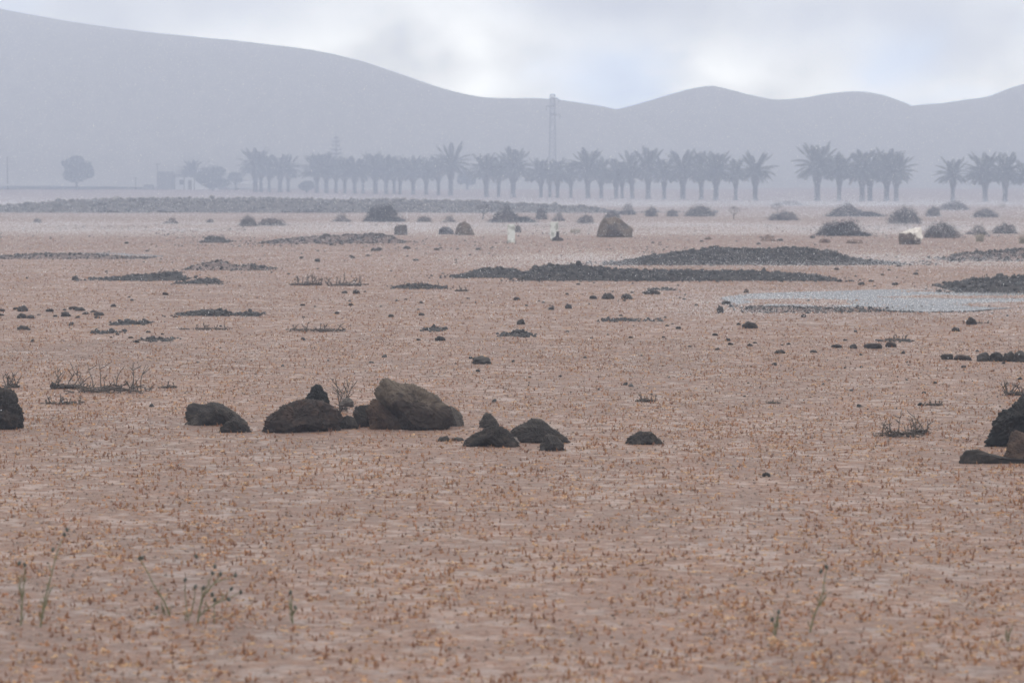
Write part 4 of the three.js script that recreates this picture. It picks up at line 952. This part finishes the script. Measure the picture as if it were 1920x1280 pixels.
function palm(kind, seed) {                                              // one unit tall
  const r = rng(seed), g = new THREE.Group(), th = [0.54, 0.56, 0.57][kind], rad = [0.056, 0.052, 0.046][kind];
  part('trunk', trunkGeo(th, rad, seed, -0.02, 0.56), trunkMat, g);
  part('leaf_base_bulge', trunkGeo(th, rad * 1.02, seed + 3, 0.54, 1.06), bulgeMat, g);
  const n = [62, 44, 46][kind], size = [1.02, 1.0, 0.86][kind];
  for (let k = 0; k < n; k++) {
    const t = (k + 0.5) / n, az = k * 2.39996 + (r() - 0.5) * 0.4, el = lerp(1.5, [-0.25, -0.3, -0.1][kind], Math.pow(t, 0.8)) + (r() - 0.5) * 0.26;
    const shape = el > 1.0 ? 0 : el > 0.5 ? 1 : el > 0.05 ? 2 : 3;
    const f = part(el < -0.2 && k % 3 === 0 ? 'dry_frond' : 'frond', frondShapes[shape], el < -0.2 && k % 3 === 0 ? dryFrondMat : frondMat, g);
    f.position.set(Math.cos(az) * rad * 0.5, th * (1.02 - 0.06 * t), -Math.sin(az) * rad * 0.5);
    f.rotation.set((r() - 0.5) * 0.5, az, el, 'YZX');
    f.scale.setScalar(size * (0.85 + 0.25 * r()));
  }
  return g;
}
const palms = [[palm(0, 1), palm(0, 2), palm(0, 3)], [palm(1, 4), palm(1, 5), palm(1, 6)], [palm(2, 7), palm(2, 8)]];
T.palms.forEach(([x, z, h, kind, label], i) => {
  const o = put(palms[kind][i % palms[kind].length].clone(), 'palm_tree', label, 'palm tree', 'palm trees in the hazy row');
  o.position.set(x, groundH(x, z), z); o.scale.set(h * (0.98 + 0.06 * Math.sin(i * 3.1)), h, h); o.rotation.set(0, i * 2.3, 0.02 * Math.sin(i * 5.7));
});

// ---------------------------------------------------------------- lattice tower
const ironMat = mat(0.10, 0.105, 0.11, 0.7);
{
  const d = 425, x0 = (1036 - 960) / 5333 * d, y0 = groundH(x0, -d), top = 1.6 + (350 - 178) / 5333 * d - y0, g = new THREE.Group();
  const half = (t) => lerp(0.56, 0.30, t), corner = (k, t) => V((k & 1 ? 1 : -1) * half(t), t * top, (k & 2 ? 1 : -1) * half(t));
  for (let k = 0; k < 4; k++) part('leg', solid(rod([corner(k, -0.01), corner(k, 1)], 0.075, 4)), ironMat, g);
  const bays = 17, faces = [[0, 1], [1, 3], [3, 2], [2, 0]];
  for (let b = 0; b < bays; b++) for (const [i, j] of faces) {
    part('brace', solid(rod([corner(b % 2 ? i : j, b / bays), corner(b % 2 ? j : i, (b + 1) / bays)], 0.04, 3)), ironMat, g);
    if (b % 3 === 0) part('brace', solid(rod([corner(i, b / bays), corner(j, b / bays)], 0.04, 3)), ironMat, g);
  }
  for (const [t, s, l] of [[0.955, 1, 0.95], [0.875, -1, 0.95], [0.785, 1, 1.15]]) {
    const y = t * top, arm = part('crossarm', solid(rod([V(-s * 0.3, y, 0.2), V(s * l, y, 0), V(-s * 0.3, y + 0.28, -0.2)], [0.08, 0.06, 0.08], 4)), ironMat, g);
    part('insulator', solid(rod([V(s * l, y, 0), V(s * l, y - 0.2, 0), V(s * l, y - 0.55, 0)], [0.06, 0.10, 0.06], 6)), ironMat, arm);
  }
  part('cap_frame', solid(rod([V(-0.32, top, -0.32), V(0.32, top, -0.32), V(0.32, top, 0.32), V(-0.32, top, 0.32)], 0.05, 4)), ironMat, g);
  put(g, 'lattice_tower', 'tall thin steel lattice power tower behind the palm row', 'tower').position.set(x0, y0, -d);
}

// ---------------------------------------------------------------- house, poles, walls and trees in the far haze
const whiteWall = mat(0.72, 0.71, 0.70, 0.9), greyWall = mat(0.13, 0.125, 0.12, 0.9), roofMat = mat(0.36, 0.34, 0.33, 0.9), darkMat = mat(0.045, 0.045, 0.05, 0.6), woodMat = mat(0.09, 0.075, 0.06, 0.9);
const farX = (px, d) => (px - 960) / 5333 * d;
function boxPart(name, w, h, dp, x, y, z, m, parent) { const o = part(name, new THREE.BoxGeometry(w, h, dp), m, parent); o.position.set(x, y + h / 2, z); return o; }
{
  const d = 424, s = d / 5333, cx = farX(366, d), y0 = groundH(cx, -d), g = new THREE.Group(), rel = (px) => farX(px, d) - cx;
  boxPart('wing', 26 * s, 32 * s, 3.2, rel(312.5), -0.1, 0.3, greyWall, g);
  boxPart('wing_parapet', 28 * s, 2.5 * s, 3.4, rel(312.5), 32 * s - 0.1, 0.3, greyWall, g);
  const w = boxPart('wall', 84 * s, 24 * s, 3.0, rel(369), -0.1, -1.2, whiteWall, g);
  boxPart('veranda_beam', 46 * s, 2.6 * s, 0.3, rel(348), 25 * s, 0.9, woodMat, g);
  for (const px of [329, 347, 366]) boxPart('veranda_post', 0.14, 25 * s, 0.14, rel(px), 0, 0.9, woodMat, g);
  const win = boxPart('window', 9 * s, 9 * s, 0.1, rel(342), 9 * s, 0.32, darkMat, g);
  boxPart('sill', 11 * s, 0.07, 0.14, 0, -4.5 * s - 0.08, 0.04, whiteWall, win);
  boxPart('door', 7 * s, 18 * s, 0.1, rel(357), -0.05, 0.32, woodMat, g);
  const roof = new THREE.Shape(); roof.moveTo(-22 * s, 0); roof.lineTo(-4 * s, 13 * s); roof.lineTo(3 * s, 13 * s); roof.lineTo(22 * s, 0); roof.closePath();
  const rg = new THREE.ExtrudeGeometry(roof, { depth: 3.4, bevelEnabled: false }); const rp = part('roof', rg, roofMat, g); rp.position.set(rel(390), 37 * s, -3.0);
  boxPart('upper_wall', 40 * s, 14 * s, 2.8, rel(390), 23.5 * s, -1.3, whiteWall, g);
  part('finial', solid(rod([V(0, 12.8 * s, 1.7), V(0, 19 * s, 1.7)], 0.06, 5)), woodMat, rp);
  put(g, 'house', 'pale low farmhouse with a flat grey wing, half lost in the haze', 'house').position.set(cx, y0, -d);
}
{
  const d = 428, s = d / 5333, cx = farX(452, d), g = new THREE.Group();
  boxPart('wall', 46 * s, 16 * s, 2.6, 0, -0.1, 0, whiteWall, g);
  const sh = new THREE.Shape(); sh.moveTo(-24 * s, 0); sh.lineTo(-12 * s, 9 * s); sh.lineTo(24 * s, 0); sh.closePath();
  part('roof', new THREE.ExtrudeGeometry(sh, { depth: 2.9, bevelEnabled: false }), roofMat, g).position.set(0, 16 * s - 0.1, -1.45);
  boxPart('door', 6 * s, 11 * s, 0.1, -6 * s, -0.05, 1.3, woodMat, g);
  put(g, 'shed', 'small pale shed with a lopsided roof between the house and the first palms', 'shed').position.set(cx, groundH(cx, -d), -d);
}
for (const [px, rowTop, d, h, label] of [[15, 294, 426, 0, 'thin utility pole standing alone at the left edge in the haze'], [296, 306, 420, 0, 'thin mast at the outer corner of the grey house wing'], [255, 332, 424, 0, 'short post standing alone left of the house']]) {
  const x = farX(px, d), y = groundH(x, -d), t = 1.6 + (350 - rowTop) / 5333 * d - y, g = new THREE.Group();
  part('shaft', solid(rod([V(0, -0.1, 0), V(0, t, 0)], [0.11, 0.07], 6)), woodMat, g);
  part('cap', solid(rod([V(-0.3, t - 0.15, 0), V(0.3, t - 0.15, 0)], 0.05, 4)), woodMat, g);
  put(g, 'utility_pole', label, 'pole').position.set(x, y, -d);
}
{ // low field wall with a darker crest of scrub behind it
  const d = 430, s = d / 5333, x = farX(135, d), g = new THREE.Group();
  for (let k = 0; k < 9; k++) boxPart('wall_section', 29.6 * s, (9 + (k * 7 % 4)) * s, 0.4, (k - 4) * 30 * s, -0.1, 0, whiteWall, g);
  put(g, 'field_wall', 'long low pale wall left of the house', 'wall').position.set(x, groundH(x, -d), -d);
}
{
  const d = 423, s = d / 5333, x = farX(279, d), g = new THREE.Group();
  boxPart('body', 16 * s, 9 * s, 1.4, 0, 0, 0, greyWall, g); boxPart('lid', 17 * s, 1.2 * s, 1.5, 0, 9 * s, 0, darkMat, g);
  put(g, 'water_tank', 'small grey boxy tank left of the house', 'tank').position.set(x, groundH(x, -d) - 0.05, -d);
}
const treeLeaf = mat(1, 1, 1, 0.9, { vertexColors: true, side: THREE.DoubleSide });
function crown(r, count, inside, size, tone) {
  const p = [], idx = [], c = [];
  for (let k = 0; k < count; k++) {
    const q = inside(r); const s = size * (0.6 + 0.8 * r()), a = V(r() - 0.5, r() - 0.5, r() - 0.5).normalize().multiplyScalar(s), b = V(r() - 0.5, r() - 0.5, r() - 0.5).cross(a).normalize().multiplyScalar(s * 0.6), n = p.length / 3;
    for (const [u, v] of [[-1, 0], [0, -1], [1, 0], [0, 1]]) p.push(q.x + a.x * u + b.x * v, q.y + a.y * u + b.y * v, q.z + a.z * u + b.z * v);
    idx.push(n, n + 1, n + 2, n, n + 2, n + 3);
    const t = 0.7 + 0.6 * r(); for (let v = 0; v < 4; v++) c.push(tone[0] * t, tone[1] * t, tone[2] * t);
  }
  return solid({ p, i: idx, c });
}
function roundTree(px, rowTop, rowBottom, width, d, seed, label, name = 'round_tree') {
  const s = d / 5333, x = farX(px, d), y = groundH(x, -d), top = 1.6 + (350 - rowTop) * s - y, low = Math.max(0, 1.6 + (350 - rowBottom) * s - y), w = width * s / 2, cy = (top + low) / 2, ch = (top - low) / 2, r = rng(seed), g = new THREE.Group();
  const clumps = []; for (let k = 0; k < 26; k++) { const a = r() * 6.28, e = Math.asin(2 * r() - 1), q = 0.55 + 0.3 * r(); clumps.push([Math.cos(a) * Math.cos(e) * w * q, cy + Math.sin(e) * ch * q, Math.sin(a) * Math.cos(e) * w * q, 0.3 + 0.2 * r()]); }
  const limbs = { p: [], i: [] };
  for (let k = 0; k < 7; k++) { const [a, b, c] = clumps[k]; rod([V(0, low * 0.6, 0), V(a * 0.5, lerp(low, b, 0.5), c * 0.5), V(a, b, c)], [0.12, 0.08, 0.04], 5, limbs); }
  part('trunk', solid(rod([V(0, -0.1, 0), V(0.05, low * 0.5, 0), V(0, low + 0.4, 0)], [0.2, 0.15, 0.13], 7)), stemMat, g);
  part('limbs', solid(limbs), stemMat, g);
  part('crown', crown(r, 5200, (q) => { const c = clumps[Math.floor(q() * clumps.length)], a = q() * 6.28, e = Math.asin(2 * q() - 1), k = Math.cbrt(q()); return V(c[0] + Math.cos(a) * Math.cos(e) * w * c[3] * k, c[1] + Math.sin(e) * ch * c[3] * 1.1 * k, c[2] + Math.sin(a) * Math.cos(e) * w * c[3] * k); }, 0.19, [0.055, 0.064, 0.048]), treeLeaf, g);
  put(g, name, label, name.includes('tree') ? 'tree' : 'bush').position.set(x, y, -d);
}
roundTree(144, 293, 338, 62, 420, 5, 'single round-crowned tree far left in the haze');
roundTree(399, 314, 352, 66, 414, 6, 'large rounded bush covering the middle of the house', 'garden_bush');
roundTree(442, 325, 340, 30, 420, 7, 'smaller dark bush right of the house', 'garden_bush');
roundTree(575, 340, 356, 26, 396, 8, 'faint bush between the first two palm clumps', 'garden_bush');
roundTree(876, 322, 345, 34, 420, 9, 'faint spreading bush in the gap left of the third palm row', 'garden_bush');
roundTree(205, 324, 334, 70, 432, 10, 'faint wide low bush behind the field wall', 'garden_bush');
roundTree(40, 317, 334, 110, 434, 12, 'faint wide bush behind the wall at the left edge', 'garden_bush');
{ // one more palm beside the house roof
  const d = 426, x = farX(359, d), y = groundH(x, -d), h = 1.6 + (350 - 294) / 5333 * d - y, o = put(palms[0][1].clone(), 'palm_tree', 'faint palm whose crown rises over the house roof', 'palm tree', 'palm trees in the hazy row');
  o.position.set(x, y, -d - 2); o.scale.set(h * 1.05, h, h);
}
{ // tiered pine
  const d = 430, x = farX(631, d), y = groundH(x, -d), h = 1.6 + (350 - 249) / 5333 * d - y, r = rng(33), g = new THREE.Group();
  part('trunk', solid(rod([V(0, -0.1, 0), V(0, h * 0.6, 0), V(0, h, 0)], [0.2, 0.11, 0.03], 7)), stemMat, g);
  for (let k = 0; k < 10; k++) {
    const t = 0.25 + 0.073 * k, yy = h * t, l = 1.9 * (1.02 - t) + 0.25, wh = new THREE.Group(); wh.name = 'branch_whorl'; g.add(wh); wh.position.y = yy;
    const br = { p: [], i: [] };
    for (let s = 0; s < 6; s++) { const a = s * 1.047 + k; rod([V(0, 0, 0), V(Math.cos(a) * l, l * 0.16, Math.sin(a) * l)], [0.04, 0.015], 3, br); }
    part('branches', solid(br), stemMat, wh);
    part('needles', crown(r, 150, (q) => { const a = Math.floor(q() * 6) * 1.047 + k, e = 0.15 + 0.85 * q(); return V(Math.cos(a) * l * e + (q() - 0.5) * 0.12, l * 0.16 * e + (q() - 0.5) * 0.14, Math.sin(a) * l * e + (q() - 0.5) * 0.12); }, 0.1, [0.04, 0.046, 0.036]), treeLeaf, wh);
  }
  put(g, 'pine_tree', 'faint tiered pine rising above the second palm row', 'tree').position.set(x, y, -d);
}

// ---------------------------------------------------------------- green weeds in the near field
const greenMat = mat(0.12, 0.12, 0.06, 0.7), headMat = mat(0.045, 0.05, 0.042, 0.85);
T.weeds.forEach(([x, z, stems, heads, label], i) => {
  const g = new THREE.Group(), r = rng(700 + i);
  stems.forEach((st, k) => {
    const dz = k ? (r() - 0.5) * 0.06 : 0, pts = new THREE.CatmullRomCurve3(st.map(([a, b], j) => V(a, b - (j === 0 && b < 0.02 ? 0.01 : 0), dz + j * 0.006 * (r() - 0.5)))).getPoints(12);
    const o = rod(pts, pts.map((_, j) => (k ? 0.0023 : 0.0031) * (1.15 - 0.6 * j / 12)), 5);
    if (k < 2) for (let j = 1; j < 9; j += 2) { const q = pts[j], s = r() < 0.5 ? -1 : 1; rod([q, V(q.x + s * 0.008, q.y + 0.016, q.z + 0.004), V(q.x + s * 0.012, q.y + 0.034, q.z)], [0.0016, 0.0024, 0.0006], 3, o); }   // small leaves up the stem
    part('stem', solid(o), greenMat, g);
  });
  heads.forEach(([a, b]) => {
    const h = part('seed_head', solid(rod([V(0, -0.009, 0), V(0, -0.004, 0), V(0, 0.003, 0), V(0.001, 0.009, 0)], [0.0025, 0.0068, 0.006, 0.0025], 7)), headMat, g);
    h.position.set(a, b, (r() - 0.5) * 0.01); h.rotation.set(r() - 0.5, 0, (r() - 0.5) * 1.2);
  });
  put(g, 'weed', label, 'weed', 'green weeds in the near field').position.set(x, groundH(x, z), z);
});

// ---------------------------------------------------------------- the carpet of dry little plants, litter and pebbles
const coverMat = mat(1, 1, 1, 0.85);
function sprig(seed) {                                                   // a few beaded upright twigs, one unit tall
  const r = rng(seed), o = { p: [], i: [] };
  const n = 2 + Math.floor(r() * 3);
  for (let k = 0; k < n; k++) {
    const a = r() * 6.28, l = k ? 0.35 + 0.55 * r() : 1, e = k ? 0.4 + 0.8 * r() : 0.45 * r(), dx = Math.cos(a) * Math.sin(e), dz = Math.sin(a) * Math.sin(e), dy = Math.cos(e);
    rod([V(0, -0.05, 0), V(dx * l * 0.3, dy * l * 0.3, dz * l * 0.3), V(dx * l * 0.5, dy * l * 0.5, dz * l * 0.5), V(dx * l * 0.8, dy * l * 0.8, dz * l * 0.8), V(dx * l, dy * l, dz * l)], [0.09, 0.17, 0.10, 0.18, 0.05], 4, o);
  }
  return solid(o);
}
function clump(seed) {                                                   // a squat crumpled tuft, one unit wide
  const r = rng(seed), o = { p: [], i: [] };
  for (let k = 0; k < 7; k++) { const a = r() * 6.28, e = 0.7 + 0.7 * r(), l = 0.3 + 0.25 * r(), b = V((r() - 0.5) * 0.4, 0, (r() - 0.5) * 0.4); rod([b, V(b.x + Math.cos(a) * Math.sin(e) * l * 0.6, l * 0.5 * Math.cos(e) + 0.06, b.z + Math.sin(a) * Math.sin(e) * l * 0.6), V(b.x + Math.cos(a) * Math.sin(e) * l, l * Math.cos(e), b.z + Math.sin(a) * Math.sin(e) * l)], [0.08, 0.1, 0.03], 4, o); }
  return solid(o);
}
{
  const cover = new THREE.Group(), r = rng(20), dummy = new THREE.Object3D(), shapes = [sprig(1), sprig(2), sprig(3), sprig(5), clump(4), clump(6), clump(8)], lists = shapes.map(() => []);
  const tones = [[0.19, 0.078, 0.038], [0.25, 0.115, 0.054], [0.15, 0.066, 0.038], [0.32, 0.17, 0.08], [0.34, 0.215, 0.12], [0.12, 0.064, 0.045]];
  const add = (n, d0, d1) => {
    for (let k = 0; k < n; k++) {
      const d = d0 * Math.pow(d1 / d0, r() ** 0.85), s0 = 0.004 + 0.00007 * d, s1 = 0.025 + 0.00018 * d, x = (r() - 0.5) * 2 * (0.225 * d + 1.6), z = -d;
      const thick = 0.5 + 0.6 * fbm(x * 0.55 + 4, z * 0.22, 6.6, 3) + 0.7 * fbm(x * 2.2, z * 1.0, 1.1, 2) + 0.7 * N(x * 7, z * 5, 2.5);
      if (r() > clamp(thick, 0.05, 1)) continue;
      const kind = r() < 0.4 ? Math.floor(r() * 4) : 4 + Math.floor(r() * 3), tone = kind < 4 ? tones[[0, 0, 1, 1, 2, 3, 1][Math.floor(r() * 7)]] : tones[[1, 3, 3, 4, 4, 0][Math.floor(r() * 6)]];
      lists[kind].push([x, groundH(x, z), z, (s0 + (s1 - s0) * r() ** 3.5) * (kind < 4 ? 1 : 1.5), kind, tone, 0.75 + 0.5 * r()]);
    }
  };
  add(860000, 7.5, 92);
  lists.forEach((list, k) => {
    const m = new THREE.InstancedMesh(shapes[k], coverMat, list.length);
    list.forEach(([x, y, z, s, kind, tone, b], i) => {
      dummy.position.set(x, y - 0.002, z); dummy.rotation.set((r() - 0.5) * 0.5, r() * 6.28, (r() - 0.5) * 0.5);
      if (kind < 4) dummy.scale.set(s * 0.62, s, s * 0.62); else dummy.scale.set(s, s * 0.55, s);
      dummy.updateMatrix(); m.setMatrixAt(i, dummy.matrix); m.setColorAt(i, tint(tone, b));
    });
    m.name = k < 4 ? 'dry_sprigs' : 'dry_tufts'; m.userData.kind = 'stuff'; cover.add(m);
  });
  put(cover, 'ground_cover', 'carpet of tiny rust-brown dried plants over the near plain', 'ground cover', null, 'stuff');
}
{ // crumbs of soil and grit
  const r = rng(78), n = 60000, m = new THREE.InstancedMesh(chipGeo[0], coverMat, n), o = new THREE.Object3D();
  for (let i = 0; i < n; i++) {
    const d = Math.sqrt(lerp(56, 30 * 30, r())), x = (r() - 0.5) * 2 * (0.2 * d + 0.6), s = 0.004 + 0.012 * r() ** 3, k = 0.55 + 0.6 * r();
    o.position.set(x, groundH(x, -d) + s * 0.1, -d); o.rotation.set(r() * 6, r() * 6, r() * 6); o.scale.set(s * 1.3, s * 0.8, s); o.updateMatrix(); m.setMatrixAt(i, o.matrix); m.setColorAt(i, tint([0.24, 0.175, 0.15], k));
  }
  put(m, 'soil_crumbs', 'crumbs of pinkish soil and grit on the near plain', 'grit', null, 'stuff');
}
{
  const r = rng(77), list = [];
  for (let k = 0; k < 9000; k++) {
    const d = Math.sqrt(lerp(400, 120 * 120, r())), x = (r() - 0.5) * 2 * (0.2 * d + 0.6), z = -d, grit = fbm(x * 0.16 + 40, z * 0.09, 3.3, 4);
    if (grit < 0.10 && r() > 0.12) continue;
    list.push([x, groundH(x, z) + 0.003, z, 0.008 + 0.04 * r() ** 4 + d * 0.0002]);
  }
  const m = chips(list, r, 1); put(m, 'pebbles', 'fine dark pebbles strewn over the plain', 'pebbles', null, 'stuff');
}

// ---------------------------------------------------------------- spray: rain smashed into droplets that drift low over the wet ground
const dropMat = mat(0.88, 0.9, 0.94, 1, { transmission: 0.4, specularIntensity: 0.3 });
const dropGeo = new THREE.OctahedronGeometry(1);
{
  const mist = new THREE.Group(), r = rng(88), dummy = new THREE.Object3D();
  const bank = (n, d0, d1, x0, x1, top, rad, wisp) => {
    const list = [];
    while (list.length < n) {
      const d = lerp(d0, d1, r()), x = lerp(x0, x1, r()) * d / d1, xe = (x - x0 * d / d1) / ((x1 - x0) * d / d1), edge = smooth(d, d0, lerp(d0, d1, 0.3)) * (1 - smooth(d, lerp(d0, d1, 0.7), d1)) * smooth(xe, 0, 0.25) * (1 - smooth(xe, 0.75, 1));
      const w = clamp(0.5 + wisp * fbm(x * 5.5 / (d1 - d0) + 2, d / (d1 - d0) * 4, top * 7, 3), 0, 1);
      if (r() > edge * w) continue;
      list.push([x, groundH(x, -d) + top * -Math.log(1 - 0.98 * r()) * 0.36 * (0.5 + w), -d]);
    }
    const m = new THREE.InstancedMesh(dropGeo, dropMat, n);
    list.forEach((q, i) => { dummy.position.set(...q); dummy.rotation.set(r() * 3, r() * 3, 0); dummy.scale.setScalar(rad * (0.6 + 0.8 * r())); dummy.updateMatrix(); m.setMatrixAt(i, dummy.matrix); });
    m.name = 'droplets'; m.userData.kind = 'stuff'; mist.add(m);
  };
  bank(78000, 88, 132, -36, 36, 0.17, 0.0065, 1.5);
  bank(24000, 130, 210, -56, 56, 0.25, 0.011, 1.6);
  bank(80000, 205, 290, -80, 80, 0.7, 0.016, 1.4);
  bank(34000, 54, 67, -3, 18, 0.15, 0.004, 1.5);
  bank(20000, 33, 47, 1.0, 12, 0.07, 0.0028, 1.8);
  bank(9000, 48, 82, -18, 18, 0.09, 0.0035, 1.8);
  put(mist, 'spray_mist', 'low drifting spray of rain over the wet ground', 'mist', null, 'stuff');
}
{ // falling drops
  const r = rng(99), n = 80000, m = new THREE.InstancedMesh(dropGeo, dropMat, n), dummy = new THREE.Object3D();
  for (let i = 0; i < n; i++) {
    const d = 14 + 46 * Math.cbrt(r()), x = (r() - 0.5) * 2 * (0.19 * d + 0.3), y = r() * Math.min(5, 1.7 + 0.065 * d), s = 0.0018 + 0.0016 * r();
    dummy.position.set(x, groundH(x, -d) + 0.01 + y, -d); dummy.rotation.set(0, r() * 3, 0.15); dummy.scale.set(s, s * 1.5, s); dummy.updateMatrix(); m.setMatrixAt(i, dummy.matrix);
  }
  put(m, 'rain', 'falling raindrops in front of the plain', 'rain', null, 'stuff');
}

renderer.render(scene, camera);
